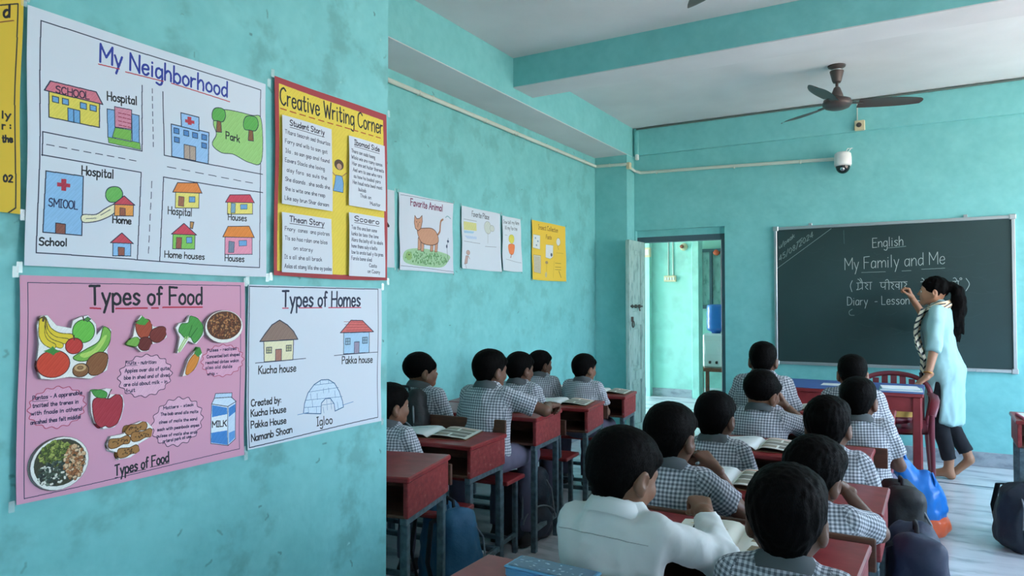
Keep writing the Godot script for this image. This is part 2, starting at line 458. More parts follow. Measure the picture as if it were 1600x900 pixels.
func build_wall_charts() -> void:
	var k := -PIER / 1.8
	var Y := func(y: float) -> float: return 1.34 + (y - 1.34) * k
	var im := paper(1100, 968, rgb8(224, 230, 240))
	draw_art(im, art_neighbourhood())
	chart("wall_chart", "white hand-drawn chart titled My Neighborhood with coloured houses and roads", "chart", art_material("chart_a", im), PIER, -0.842 * k, -1.527 * k, Y.call(2.032), Y.call(1.429), 0.007, 1)
	im = paper(900, 1056, rgb8(176, 66, 72))
	draw_art(im, art_writing())
	var o := chart("wall_chart", "yellow chart with red border titled Creative Writing Corner", "chart", art_material("chart_b", im), PIER, -1.561 * k, -2.102 * k, Y.call(2.068), Y.call(1.433), 0.006, 2)
	var w := 0.541 * k
	var h := 0.635 * k
	note(o, "note_a", [39, 198, 405, 672], "Student Storiy", [["Titara teacroh sed thourtas", 0.05, 0.96], ["Forry and wilb to son got", 0.05, 0.9], ["Iila . so son gop anol found", 0.06, 0.94], ["Eavers Stocla she loving", 0.05, 0.84], ["Jaisy fora ,sa suls the", 0.06, 0.88], ["She diaonds . she sodb she", 0.06, 0.94], ["the is wite one she resp", 0.06, 0.84], ["Like say brun Shar daream", 0.05, 0.92]], 900, 1056, w, h)
	note(o, "note_b", [543, 206, 867, 620], "Ibomad Side", [["Thora son sada hoong", 0.06, 0.72], ["Wlola wie ore rasny conos", 0.06, 0.92], ["Hior are set hutor thoreats", 0.08, 0.96], ["Aed wrn to see whe raro", 0.1, 0.9], ["Jou how ho bodod yars", 0.1, 0.86], ["Hon houd note bwol most", 0.1, 0.9], ["buloob", 0.26, 0.46], ["Thak on,", 0.3, 0.62], ["Musitor", 0.56, 0.84]], 900, 1056, w, h)
	note(o, "note_c", [42, 716, 407, 1035], "Thean Story", [["Fnory, cones, ana piotres", 0.05, 0.95], ["Tls so hoa rdan one blos", 0.05, 0.9], ["on storsy", 0.22, 0.6], ["It s all she all brack", 0.05, 0.78], ["Aslas at stong lills she oy podes", 0.05, 0.98]], 900, 1056, w, h)
	note(o, "note_d", [547, 661, 866, 1037], "Scoero", [["Tos tho ona bon oone", 0.06, 0.78], ["lunks bo tess the lone", 0.06, 0.82], ["Alora tha bolty all to obols", 0.06, 0.94], ["hone thano ouly a bolts", 0.06, 0.78], ["tow to orota tual y its pres", 0.06, 0.94], ["Farols bone sled", 0.06, 0.62], ["Casto", 0.55, 0.75], ["on Coony", 0.5, 0.84]], 900, 1056, w, h)
	im = paper(1100, 926, rgb8(226, 164, 190))
	var food := art_food()
	draw_art(im, food)
	var fm := art_material("chart_f", im)
	o = chart("wall_chart", "pink chart titled Types of Food with pasted pictures of fruit and nuts", "chart", fm, PIER, -0.834 * k, -1.452 * k, Y.call(1.409), Y.call(0.889), 0.007, 3)
	chart_cutouts(o, food, 1100, 926, -0.834 * k, -1.452 * k, Y.call(1.409), Y.call(0.889), fm, ["f4f2ee", "f2ecec", "f2efe8", "efece6"], 0.0155)
	im = paper(900, 737, rgb8(220, 227, 238))
	draw_art(im, art_homes())
	chart("wall_chart", "white chart titled Types of Homes with a hut, a house and an igloo", "chart", art_material("chart_h", im), PIER, -1.464 * k, -2.072 * k, Y.call(1.403), Y.call(0.905), 0.006, 4)
	im = paper(700, 739, rgb8(236, 196, 62))
	draw_art(im, art_notice())
	chart("wall_chart", "plain yellow chart with black handwriting beside the My Neighborhood chart", "chart", art_material("chart_y", im), PIER, -0.36 * k, -0.830 * k, Y.call(2.045), Y.call(1.549), 0.006, 5)
	im = paper(520, 437, rgb8(214, 222, 234))
	draw_art(im, art_animal())
	chart("wall_drawing", "white drawing titled Favorite Animal with a brown cat on grass", "drawing", art_material("draw_a", im), LEFT, -3.70, -4.318, 2.094, 1.575, 0.016, 6)
	im = paper(480, 403, rgb8(212, 222, 232))
	draw_art(im, art_view())
	chart("wall_drawing", "white drawing with a pale landscape and a tree beside the cat drawing", "drawing", art_material("draw_b", im), LEFT, -4.43, -4.995, 2.090, 1.616, 0.015, 7)
	im = paper(300, 435, rgb8(214, 224, 232))
	draw_art(im, art_bird())
	chart("wall_drawing", "narrow white drawing with a yellow and orange figure next to yellow sheet", "drawing", art_material("draw_c", im), LEFT, -5.02, -5.333, 2.080, 1.626, 0.018, 8)
	im = paper(560, 446, rgb8(240, 200, 70))
	draw_art(im, art_insect())
	chart("wall_drawing", "yellow sheet with small pasted pictures on the left wall near the corner", "drawing", art_material("draw_d", im), LEFT, -5.53, -6.197, 2.098, 1.567, 0.016, 9)
	im = paper(200, 240, rgb8(208, 218, 228))
	stroke(im, PackedVector2Array([Vector2(150, 20), Vector2(150, 220)]), 3, Color("50586a"))
	stroke(im, PackedVector2Array([Vector2(170, 104), Vector2(176, 112)]), 9, Color("2a2a30"))
	chart("wall_drawing", "white sheet of paper mostly hidden behind the pier beside the cat drawing", "drawing", art_material("draw_e", im), LEFT, -3.14, -3.655, 2.095, 1.585, 0.010, 10)


# ---------------------------------------------------------------- desks and benches
func desk(label: String, near: Vector2, far: Vector2, len: float, h: float) -> Node3D:
	var d := (far - near)
	var depth := d.length()
	d = d.normalized()
	var turn := atan2(-d.x, -d.y)
	var right := Vector2(cos(turn), -sin(turn))
	var c := (near + far) * 0.5 - right * len * 0.5
	var o := base("school_desk", Vector3(c.x, 0, c.y), turn)
	tag(o, label, "desk", "school desks in rows")
	var hx := len * 0.5
	var hz := depth * 0.5
	box_obj("desktop", Vector3(0, h - 0.011, 0), Vector3(len, 0.022, depth), M.red_top, o, 0.005)
	for s in [-1, 1]:
		box_obj("side_panel", Vector3(s * (hx - 0.018), h - 0.022 - 0.065, 0), Vector3(0.02, 0.13, depth - 0.02), M.red_side, o, 0.003)
		var st := mb()
		for z in [-1, 1]:
			pass
		bx(st, Vector3(s * (hx - 0.03), h - 0.165, 0), Vector3(0.028, 0.026, depth - 0.03), 0.003)
		obj("top_rail", st, M.steel_paint, o)
		box_obj("lower_rail", Vector3(s * (hx - 0.03), 0.12, 0), Vector3(0.024, 0.026, depth - 0.08), M.steel_paint, o, 0.003)
		for z in [-1, 1]:
			box_obj("leg", Vector3(s * (hx - 0.03), (h - 0.178) * 0.5, z * (hz - 0.035)), Vector3(0.030, h - 0.178, 0.030), M.steel_paint, o, 0.003)
	box_obj("shelf_board", Vector3(0, h - 0.146, 0), Vector3(len - 0.04, 0.012, depth - 0.02), M.dark_wood, o, 0.002)
	box_obj("front_board", Vector3(0, h - 0.087, -hz + 0.02), Vector3(len - 0.06, 0.118, 0.014), M.dark_wood, o, 0.002)
	box_obj("foot_rail", Vector3(0, 0.12, -hz + 0.06), Vector3(len - 0.08, 0.026, 0.026), M.steel_paint, o, 0.003)
	return o


func bench(label: String, at: Vector3, turn: float, len: float, back_top: float) -> Node3D:
	var o := base("bench", at, turn)
	tag(o, label, "bench", "benches in rows")
	var hx := len * 0.5
	box_obj("seat", Vector3(0, 0.415, 0), Vector3(len, 0.022, 0.22), M.red_top, o, 0.005)
	box_obj("backrest", Vector3(0, back_top - 0.045, 0.125), Vector3(len, 0.09, 0.016), M.dark_wood, o, 0.003)
	for s in [-1, 1]:
		for z in [-1, 1]:
			box_obj("leg", Vector3(s * (hx - 0.05), 0.2, z * 0.085), Vector3(0.026, 0.4, 0.026), M.steel_paint, o, 0.003)
		box_obj("lower_rail", Vector3(s * (hx - 0.05), 0.10, 0), Vector3(0.022, 0.024, 0.15), M.steel_paint, o, 0.003)
		var st := mb()
		bar(st, Vector3(s * (hx - 0.05), 0.40, 0.095), Vector3(s * (hx - 0.05), back_top - 0.08, 0.112), 0.024, 0.016, 0.002)
		obj("back_post", st, M.steel_paint, o)
	box_obj("stretcher", Vector3(0, 0.10, 0), Vector3(len - 0.12, 0.024, 0.022), M.steel_paint, o, 0.003)
	return o


func build_furniture() -> void:
	# row along the left wall
	var left := [
		["red-topped desk of the wall row beside the blue backpack, without a book", Vector2(-1.628, -2.038), Vector2(-1.735, -2.45), 0.98, 0.72],
		["red-topped desk with an open book in front of the boy beside pier", Vector2(-1.835, -2.75), Vector2(-1.868, -3.13), 0.98, 0.69],
		["red-topped desk on which a boy in the wall row rests his forearm", Vector2(-1.845, -3.40), Vector2(-1.885, -3.79), 0.98, 0.73],
		["red-topped desk with scratched lettering on its end panel and an open book", Vector2(-1.84, -4.06), Vector2(-1.905, -4.47), 0.98, 0.70],
		["foremost red-topped desk of the wall row, beside the open door leaf", Vector2(-1.89, -4.80), Vector2(-1.94, -5.17), 0.98, 0.69],
	]
	for d in left:
		desk(d[0], d[1], d[2], d[3], d[4])
	bench("bench of the boy sitting right behind the corner of the pier", Vector3(-2.24, 0, -2.60), 0.15, 0.86, 0.655)
	bench("bench with dark backrest shared by two boys beside the left wall", Vector3(-2.37, 0, -3.26), 0.08, 0.92, 0.748)
	bench("bench in the wall row under the boy before the lettered desk", Vector3(-2.36, 0, -3.93), 0.09, 0.92, 0.655)
	bench("foremost bench of the wall row holding two boys", Vector3(-2.39, 0, -4.635), 0.10, 0.92, 0.655)
	# middle row
	var mid := [
		["red desk with a blue pencil box on it, behind the white-shirted boy", Vector2(-0.235, -1.08), Vector2(-0.235, -1.475), 0.70, 0.74],
		["red desk with the open diagram book in front of the white-shirted boy", Vector2(-0.16, -1.80), Vector2(-0.148, -2.15), 0.70, 0.70],
		["red desk on which a boy leans with hand at his chin", Vector2(-0.138, -2.475), Vector2(-0.136, -2.85), 0.78, 0.70],
		["red desk third in the middle row, with an open picture book at its left", Vector2(-0.232, -3.20), Vector2(-0.228, -3.60), 0.74, 0.70],
		["red desk in front of the boy propping his cheek on his right hand", Vector2(-0.188, -3.86), Vector2(-0.186, -4.30), 0.78, 0.70],
		["foremost red desk of the middle row, nearest the teacher's table", Vector2(-0.20, -4.66), Vector2(-0.20, -5.04), 0.82, 0.69],
	]
	for d in mid:
		desk(d[0], d[1], d[2], d[3], d[4])
	bench("bench under the boy in white shirt and his neighbour", Vector3(-0.49, 0, -1.64), 0.0, 0.72, 0.69)
	bench("second bench of the middle row", Vector3(-0.52, 0, -2.31), 0.0, 0.76, 0.706)
	bench("third bench of the middle row", Vector3(-0.58, 0, -3.02), 0.0, 0.74, 0.69)
	bench("fourth bench of the middle row", Vector3(-0.56, 0, -3.74), 0.0, 0.76, 0.70)
	bench("fifth and foremost bench of the middle row", Vector3(-0.60, 0, -4.47), 0.0, 0.80, 0.70)
	# row by the windows
	desk("red desk with a pink book at the aisle by the windows", Vector2(1.37, -4.86), Vector2(1.37, -5.26), 0.98, 0.70)
	# teacher's table
	var t := base("teacher_table", Vector3(-0.555, 0, -5.81))
	tag(t, "red wooden teacher's table with a blue cover in front of chalkboard", "table")
	box_obj("table_top", Vector3(0, 0.735, 0), Vector3(0.99, 0.025, 0.62), M.table_red, t, 0.004)
	box_obj("table_cover", Vector3(0, 0.7495, 0), Vector3(0.995, 0.004, 0.625), M.blue_top, t, 0.0015)
	box_obj("apron", Vector3(0, 0.672, 0.28), Vector3(0.90, 0.10, 0.018), M.table_red, t, 0.003)
	box_obj("apron", Vector3(0, 0.672, -0.28), Vector3(0.90, 0.10, 0.018), M.table_red, t, 0.003)
	for s in [-1, 1]:
		box_obj("apron", Vector3(s * 0.455, 0.672, 0), Vector3(0.018, 0.10, 0.52), M.table_red, t, 0.003)
		for z in [-1, 1]:
			box_obj("leg", Vector3(s * 0.455, 0.361, z * 0.275), Vector3(0.052, 0.722, 0.052), M.table_red, t, 0.005)
	plastic_chair(Vector3(-0.275, 0, -6.205))


func plastic_chair(at: Vector3) -> void:
	var c := base("plastic_chair", at)
	tag(c, "maroon plastic armchair behind the teacher's table", "chair")
	var st := mb()
	var rows := []
	for i in 9:
		var v := i / 8.0
		var row := []
		for j in 11:
			var u := j / 10.0 * 2.0 - 1.0
			row.append(Vector3(u * (0.235 - 0.02 * v), 0.425 + 0.018 * u * u + (0.012 * v * v) - 0.02 * pow(1.0 - v, 6.0), -0.22 + 0.46 * (1.0 - v)))
		rows.append(row)
	for r in rows:
		r.reverse()
	sheet(st, rows, 0.012)
	obj("seat", st, M.maroon_plastic, c)
	# back: an arched rim with upright slats
	st = mb()
	var rim := []
	for i in 25:
		var a := PI * i / 24.0
		var x := 0.255 * cos(a)
		var y := 0.60 + 0.20 * pow(sin(a), 0.6)
		rim.append(Vector3(x, y, -0.20 - 0.06 * sin(a)))
	tube(st, [Vector3(0.225, 0.43, -0.19)] + rim + [Vector3(-0.225, 0.43, -0.19)], 0.019, 10)
	obj("back_rim", st, M.maroon_plastic, c)
	for i in 7:
		st = mb()
		var u := (i - 3) / 3.0
		rows = []
		for j in 6:
			var v := j / 5.0
			var y := lerpf(0.43, 0.79 - 0.07 * u * u, v)
			var row := []
			for k in 3:
				row.append(Vector3(u * 0.19 + (k - 1) * 0.022, y, -0.20 - 0.045 * v - 0.02 * (1.0 - u * u)))
			rows.append(row)
		sheet(st, rows, 0.008)
		obj("back_slat", st, M.maroon_plastic, c)
	for s in [-1.0, 1.0]:
		st = mb()
		tube(st, [Vector3(s * 0.25, 0.655, -0.20), Vector3(s * 0.275, 0.655, -0.05), Vector3(s * 0.282, 0.645, 0.12), Vector3(s * 0.277, 0.61, 0.20), Vector3(s * 0.262, 0.54, 0.225)], [0.026, 0.03, 0.032, 0.03, 0.024], 12, true, 0.55)
		obj("armrest", st, M.maroon_plastic, c)
		st = mb()
		tube(st, [Vector3(s * 0.262, 0.55, 0.222), Vector3(s * 0.255, 0.42, 0.222), Vector3(s * 0.268, 0.0, 0.245)], [0.026, 0.034, 0.020], 10, true, 0.7)
		obj("leg", st, M.maroon_plastic, c)
		st = mb()
		tube(st, [Vector3(s * 0.225, 0.43, -0.20), Vector3(s * 0.245, 0.0, -0.30)], [0.034, 0.020], 10, true, 0.7)
		obj("leg", st, M.maroon_plastic, c)


# ---------------------------------------------------------------- who sits where
func build_people() -> void:
	var V := func(x: float, y: float, z: float) -> Vector3: return Vector3(x, y, z)
	var list := [
		# middle row, left seats
		[{"at": V.call(-0.698, 0, -1.626), "s": 0.973, "white": true, "lean": 10.0, "hyaw": -20.0, "hpitch": 16.0, "hs": 1.079, "hair": "short", "skin": "skin_b", "twist": -6.0,
			"rh": V.call(0.165, 0.800, -0.325), "rp": V.call(0.8, -0.6, 0.3), "rpose": "grip", "rdir": V.call(-0.45, 0.25, -0.8), "lh": V.call(-0.02, 0.775, -0.26)}, "boy in a white long-sleeved shirt writing in an open book"],
		[{"at": V.call(-0.760, 0, -2.279), "s": 0.951, "lean": 6.0, "hyaw": -10.0, "hpitch": 6.0, "hs": 1.093, "hair": "short",
			"rh": V.call(0.125, 0.835, -0.165), "rp": V.call(0.7, -1.0, 0.0), "rpose": "cup", "rdir": V.call(-0.75, 0.5, -0.35), "rup": V.call(0.3, 1.0, 0.4), "lh": V.call(0.0, 0.835, -0.20), "lp": V.call(-0.6, -1.0, 0.0), "lpose": "cup", "ldir": V.call(0.8, 0.25, -0.3)}, "boy in grey checked shirt raising both hands together above his open book"],
		[{"at": V.call(-0.796, 0, -2.997), "s": 0.908, "lean": 5.0, "hyaw": -8.0, "hpitch": 6.0, "hs": 1.134, "hair": "short"}, "boy in checked shirt sitting upright on the third bench, aisle toward wall row"],
		[{"at": V.call(-0.754, 0, -3.684), "s": 0.958, "lean": 7.0, "hyaw": -24.0, "hpitch": 3.0, "hroll": -10.0, "hs": 1.075, "hair": "bowl", "skin": "skin_b",
			"rh": V.call(0.115, 0.865, -0.150), "rp": V.call(0.9, -0.8, -0.4), "rpose": "cup", "rdir": V.call(-0.45, 0.8, 0.1), "rup": V.call(1.0, 0.4, -0.1)}, "boy in checked shirt propping his cheek on his right hand"],
		[{"at": V.call(-0.878, 0, -4.403), "s": 1.074, "lean": 6.0, "hyaw": 2.0, "hpitch": 6.0, "hs": 0.959, "hair": "short"}, "tall boy in checked shirt on the foremost bench, on the door side"],
		# middle row, right seats
		[{"at": V.call(-0.284, 0, -1.631), "s": 0.909, "lean": 6.0, "hyaw": 3.0, "hpitch": 6.0, "hs": 1.144, "hair": "full"}, "boy in checked shirt sitting beside the white-shirted boy, back turned"],
		[{"at": V.call(-0.285, 0, -2.212), "s": 0.885, "lean": 20.0, "sway": 8.0, "hyaw": -16.0, "hpitch": 14.0, "hroll": -6.0, "hs": 1.187, "hair": "full",
			"rh": V.call(0.045, 0.865, -0.290), "rp": V.call(0.5, -0.5, -0.55), "rpose": "cup", "rdir": V.call(-0.8, 0.35, 0.25), "rup": V.call(0.2, 0.4, -1.0)}, "boy in checked shirt leaning forward with his chin on his hand"],
		[{"at": V.call(-0.341, 0, -2.975), "s": 0.910, "lean": 8.0, "sway": 2.0, "hyaw": -4.0, "hpitch": 8.0, "hroll": 4.0, "hs": 1.142, "hair": "full"}, "boy in checked shirt with fuller hair on the third bench, window side"],
		[{"at": V.call(-0.286, 0, -3.728), "s": 0.934, "lean": 5.0, "sway": 4.0, "hyaw": -6.0, "hpitch": 5.0, "hs": 1.103, "hair": "short"}, "boy in checked shirt on the fourth bench at the aisle, by blue plastic bag"],
		[{"at": V.call(-0.394, 0, -4.408), "s": 1.012, "lean": 6.0, "hyaw": 4.0, "hpitch": 5.0, "hs": 0.988, "hair": "short", "skin": "skin_b"}, "boy in checked shirt on the foremost bench, before the maroon chair"],
		# wall row
		[{"at": V.call(-2.205, 0, -2.586), "s": 0.912, "lean": 4.0, "hyaw": -16.0, "hpitch": -2.0, "hs": 1.096, "hair": "short", "skin": "skin_b"}, "boy partly hidden behind the corner of the pier, seen in profile"],
		[{"at": V.call(-2.528, 0, -3.232), "s": 1.023, "lean": 5.0, "hyaw": -26.0, "hpitch": 0.0, "hs": 0.977, "hair": "bowl", "skin": "skin_b"}, "boy with bowl-cut hair and a black bag at his back by the wall"],
		[{"at": V.call(-2.063, 0, -3.221), "s": 1.052, "lean": 6.0, "hyaw": -14.0, "hpitch": 2.0, "hs": 0.980, "hair": "short",
			"rh": V.call(0.215, 0.748, -0.29), "rp": V.call(1.0, -0.3, 0.3), "rpose": "grip", "rdir": V.call(0.1, -0.1, -1.0)}, "boy in checked shirt resting his right forearm on the desk"],
		[{"at": V.call(-2.263, 0, -3.900), "s": 0.991, "lean": 5.0, "hyaw": -14.0, "hpitch": 2.0, "hs": 1.009, "hair": "short"}, "boy in checked shirt sitting alone before the desk with scratched lettering"],
		[{"at": V.call(-2.495, 0, -4.617), "s": 0.960, "lean": 5.0, "hyaw": -22.0, "hpitch": -2.0, "hs": 0.990, "hair": "short"}, "boy in checked shirt on the foremost wall bench, next to the wall"],
		[{"at": V.call(-2.142, 0, -4.612), "s": 0.941, "lean": 5.0, "hyaw": -18.0, "hpitch": 2.0, "hs": 1.031, "hair": "short", "skin": "skin_b"}, "boy in checked shirt on the foremost wall bench, at the aisle"],
	]
	for e in list:
		pupil(e[0], e[1])
	var at := Vector3(0.050, 0, -6.56)
	var turn := 82.0
	var inv := Transform3D(Basis(Vector3.UP, deg_to_rad(turn)), at).affine_inverse()
	teacher(at, turn, inv * Vector3(-0.04, 0.80, -6.19), inv * Vector3(-0.15, 1.40, -6.93))


# ---------------------------------------------------------------- books, bags and other small things
func page_materials() -> void:
	var im := paper(256, 360, rgb8(228, 230, 228))
	for i in 20:
		stroke(im, PackedVector2Array([Vector2(26, 40 + i * 15), Vector2(226 - (i * 37) % 60, 40 + i * 15)]), 2.0, Color("b4bac0"))
	stroke(im, PackedVector2Array([Vector2(90, 70), Vector2(150, 76)]), 12.0, Color("6a8a96"))
	art_material("page_text", im)
	im = paper(256, 360, rgb8(226, 224, 214))
	for r in [[20, 20, 216, 20, "c8785e"], [20, 56, 100, 74, "8a8474"], [134, 56, 100, 74, "7c7668"], [20, 148, 214, 84, "6e6a60"], [20, 250, 100, 80, "837b6a"], [134, 250, 100, 80, "6a665c"]]:
		fill_poly(im, PackedVector2Array([Vector2(r[0], r[1]), Vector2(r[0] + r[2], r[1]), Vector2(r[0] + r[2], r[1] + r[3]), Vector2(r[0], r[1] + r[3])]), Color(r[4]), 0.12)
	art_material("page_pictures", im)
	im = paper(256, 360, rgb8(234, 232, 218))
	for r in [[40, 50, 120, 12], [60, 120, 140, 8], [30, 180, 150, 6], [40, 290, 150, 12]]:
		stroke(im, smooth(PackedVector2Array([Vector2(r[0], r[1]), Vector2(r[0] + r[2] * 0.5, r[1] + 10), Vector2(r[0] + r[2], r[1])])), r[3] * 0.7, Color("d4c48c"))
		stroke(im, PackedVector2Array([Vector2(r[0], r[1] + 22), Vector2(r[0] + r[2], r[1] + 24)]), 2.0, Color("a8aca8"))
	for i in 7:
		stroke(im, PackedVector2Array([Vector2(50 + (i * 53) % 90, 80 + i * 36), Vector2(110 + (i * 31) % 80, 82 + i * 36)]), 3.0, Color("9aa6a2"))
	art_material("page_diagram", im)
	im = paper(256, 360, rgb8(230, 228, 218))
	for r in [[60, 60, "a8785a"], [60, 160, "8a7458"], [60, 262, "7c6a50"]]:
		fill_poly(im, PackedVector2Array([Vector2(r[0], r[1]), Vector2(r[0] + 150, r[1] + 4), Vector2(r[0] + 140, r[1] + 68), Vector2(r[0] - 10, r[1] + 60)]), Color(r[2]), 0.15)
	art_material("page_photos", im)


func open_book(at: Vector3, turn: float, w: float, h: float, left: String, right: String, label: String) -> void:
	var o := base("open_book", at, deg_to_rad(turn))
	tag(o, label, "book", "open books on the desks")
	box_obj("cover", Vector3(0, 0.0015, 0), Vector3(w * 2.0 + 0.008, 0.003, h + 0.006), M.cover_brown, o, 0.001)
	for s in [-1.0, 1.0]:
		var rows := []
		for i in 4:
			var v := i / 3.0
			var row := []
			for j in 10:
				var u := j / 9.0
				var x := u if s > 0 else 1.0 - u
				row.append(Vector3(s * x * w, 0.006 + 0.016 * sin(PI * pow(x, 0.55)) * (1.0 - 0.4 * x) + 0.003 * x, -h * 0.5 + h * v))
			rows.append(row)
		var st := mb()
		sheet(st, rows, 0.003)
		obj("page", st, M[left if s < 0 else right], o)


func backpack(at: Vector3, turn: float, size: Vector3, body: String, label: String, tilt := 0.0) -> Node3D:
	var o := base("backpack", at, deg_to_rad(turn))
	o.rotation.x = deg_to_rad(tilt)
	tag(o, label, "bag")
	var f := Field.new()
	f.wrinkle = cloth_noise
	f.wamp = 0.014
	f.wscale = Vector3(1.2, 0.9, 1.2)
	var hx := size.x * 0.5
	var hz := size.z * 0.5
	var r := minf(hx, hz) * 0.62
	for sx in [-1.0, 1.0]:
		for sz in [-1.0, 1.0]:
			f.cap(Vector3(sx * (hx - r), r, sz * (hz - r)), Vector3(sx * (hx - r) * 0.8, size.y - r, sz * (hz - r) * 0.6), r, r * 0.92, 0.06)
	f.ell(Vector3(0, size.y * 0.45, 0), Vector3(hx * 0.95, size.y * 0.46, hz * 0.95), 0.05)
	var st := mb()
	f.mesh(st, 0.013)
	obj("bag_body", st, M[body], o)
	f = Field.new()
	f.wrinkle = cloth_noise
	f.wamp = 0.008
	f.ell(Vector3(0, size.y * 0.30, hz * 0.80), Vector3(hx * 0.78, size.y * 0.24, hz * 0.55), 0.02)
	st = mb()
	f.mesh(st, 0.012)
	obj("front_pocket", st, M[body], o)
	for sx in [-1.0, 1.0]:
		st = mb()
		var x: float = sx * hx * 0.45
		tube(st, [Vector3(x, size.y * 0.95, -hz * 0.5), Vector3(x * 1.1, size.y * 0.9, -hz * 1.15), Vector3(x * 1.25, size.y * 0.55, -hz * 1.35), Vector3(x * 1.3, size.y * 0.15, -hz * 0.95)], 0.018, 8, true, 0.35)
		obj("shoulder_strap", st, M.strap, o)
	st = mb()
	tube(st, [Vector3(-0.04, size.y * 0.97, 0), Vector3(-0.03, size.y + 0.018, 0), Vector3(0.03, size.y + 0.018, 0), Vector3(0.04, size.y * 0.97, 0)], 0.008, 8)
	obj("grab_loop", st, M.strap, o)
	for sx in [-1.0, 1.0]:
		st = mb()
		tube(st, [Vector3(sx * hx * 0.55, size.y * 0.96, hz * 0.30), Vector3(sx * hx * 0.72, size.y * 0.72, hz * 0.92), Vector3(sx * hx * 0.80, size.y * 0.40, hz * 1.02)], 0.005, 6)
		obj("piping", st, M.zip_grey, o)
	st = mb()
	var zp := []
	for i in 15:
		var a := PI * i / 14.0
		zp.append(Vector3(cos(a) * hx * 0.80, size.y * 0.33 + size.y * 0.21 * sin(a), hz * 1.12 + 0.004 * sin(a)))
	tube(st, zp, 0.0045, 6)
	obj("zip", st, M.zip_grey, o)
	return o


func build_small_things() -> void:
	page_materials()
	open_book(Vector3(-0.455, 0.70, -1.975), 4.0, 0.175, 0.27, "page_diagram", "page_photos", "open diagram book under the hand of the white-shirted boy")
	open_book(Vector3(-0.628, 0.70, -2.675), 3.0, 0.168, 0.26, "page_text", "page_pictures", "open book in front of the boy with both hands raised")
	open_book(Vector3(-0.680, 0.70, -3.39), 2.0, 0.168, 0.26, "page_text", "page_pictures", "open picture book on the third desk of middle row")
	open_book(Vector3(-0.60, 0.70, -4.10), 0.0, 0.14, 0.22, "page_text", "page_pictures", "open book under the boy propping his cheek")
	open_book(Vector3(-0.62, 0.69, -4.85), 6.0, 0.14, 0.22, "page_pictures", "page_text", "open book on the foremost desk of the middle row")
	open_book(Vector3(-2.165, 0.69, -2.935), 14.0, 0.20, 0.25, "page_text", "page_pictures", "large open book on desk beside boy at the pier corner")
	open_book(Vector3(-2.14, 0.73, -3.60), 6.0, 0.12, 0.2, "page_text", "page_text", "open book by the boy with his forearm on the desk")
	open_book(Vector3(-2.09, 0.70, -4.24), 10.0, 0.17, 0.24, "page_text", "page_pictures", "open book on the desk with scratched lettering")
	open_book(Vector3(-2.10, 0.69, -4.99), 8.0, 0.15, 0.22, "page_text", "page_pictures", "open book at the aisle end of the foremost wall desk")
	open_book(Vector3(-2.50, 0.69, -4.99), 8.0, 0.14, 0.22, "page_text", "page_pictures", "open book at the wall end of the foremost wall desk")
	# on the teacher's table
	var bk := base("book_stack", Vector3(-0.20, 0.7515, -5.66), 0.05)
	names_used["book_stack"] = 0
	bk.name = "exercise_book"
	tag(bk, "pale green exercise book lying under the papers on teacher's table", "book")
	box_obj("cover", Vector3(0, 0.006, 0), Vector3(0.26, 0.012, 0.20), M.cover_green, bk, 0.002)
	box_obj("page_block", Vector3(0.004, 0.006, 0), Vector3(0.258, 0.008, 0.203), M.white_plastic, bk, 0.001)
	var b2 := base("notebook", Vector3(-0.205, 0.7635, -5.665), 0.12)
	tag(b2, "open white notebook on top of the pale green exercise book", "book")
	box_obj("page_block", Vector3(0, 0.005, 0), Vector3(0.23, 0.009, 0.17), M.page_text, b2, 0.001)
	box_obj("cover", Vector3(0, 0.0005, 0), Vector3(0.236, 0.001, 0.176), M.cover_blue, b2, 0.0)
	var sh := box_obj("paper_sheet", Vector3(0, 0.0008, 0), Vector3(0.12, 0.0012, 0.16), M.white_plastic, null, 0.0)
	sh.position = Vector3(-0.66, 0.7515, -5.80)
	tag(sh, "single white sheet of paper on the blue table cover", "paper")
	var pb2 := base("textbook", Vector3(0.52, 0.70, -4.98), 0.1)
	tag(pb2, "pink and white textbook on the desk by the windows", "book")
	box_obj("cover", Vector3(0, 0.007, 0), Vector3(0.20, 0.014, 0.27), M.cover_pink, pb2, 0.002)
	box_obj("page_block", Vector3(0.003, 0.0115, -0.02), Vector3(0.19, 0.006, 0.22), M.white_plastic, pb2, 0.001)
	# pencil box
	var im := paper(256, 96, rgb8(96, 124, 152))
	var r := RandomNumberGenerator.new()
	r.seed = 3
	for i in 70:
		var p := Vector2(r.randf() * 256, r.randf() * 96)
		stroke(im, PackedVector2Array([p, p + Vector2(r.randf_range(-9, 9), r.randf_range(-5, 5))]), r.randf_range(2, 7), [Color("d8e4ee"), Color("4a6a92"), Color("6a8ab0"), Color("b8d0e4"), Color("38506e")][r.randi() % 5])
	var pb := base("pencil_box", Vector3(-0.722, 0.74, -1.40), -0.03)
	tag(pb, "light blue tin pencil box with a patterned lid", "pencil box")
	box_obj("tray", Vector3(0, 0.011, 0), Vector3(0.20, 0.022, 0.075), M.tin_blue, pb, 0.005)
	var lidrows := [[Vector3(-0.094, 0.0275, -0.032), Vector3(0.094, 0.0275, -0.032)], [Vector3(-0.094, 0.0275, 0.032), Vector3(0.094, 0.0275, 0.032)]]
	box_obj("lid_rim", Vector3(0, 0.0235, 0), Vector3(0.203, 0.006, 0.078), M.tin_blue, pb, 0.003)
	var st := mb()
	sheet(st, lidrows, 0.001)
	obj("lid_print", st, art_material("tin_print", im, 0.35), pb)
	# pens
	var pen := mb()
	tube(pen, [Vector3(-0.06, 0, 0), Vector3(0.045, 0, 0), Vector3(0.06, 0, 0)], [0.004, 0.004, 0.001], 8)
	var pm := pen.commit()
	var p1 := put("pen", pm, M.pen_black)
	p1.position = Vector3(-0.70, 0.7045, -2.05)
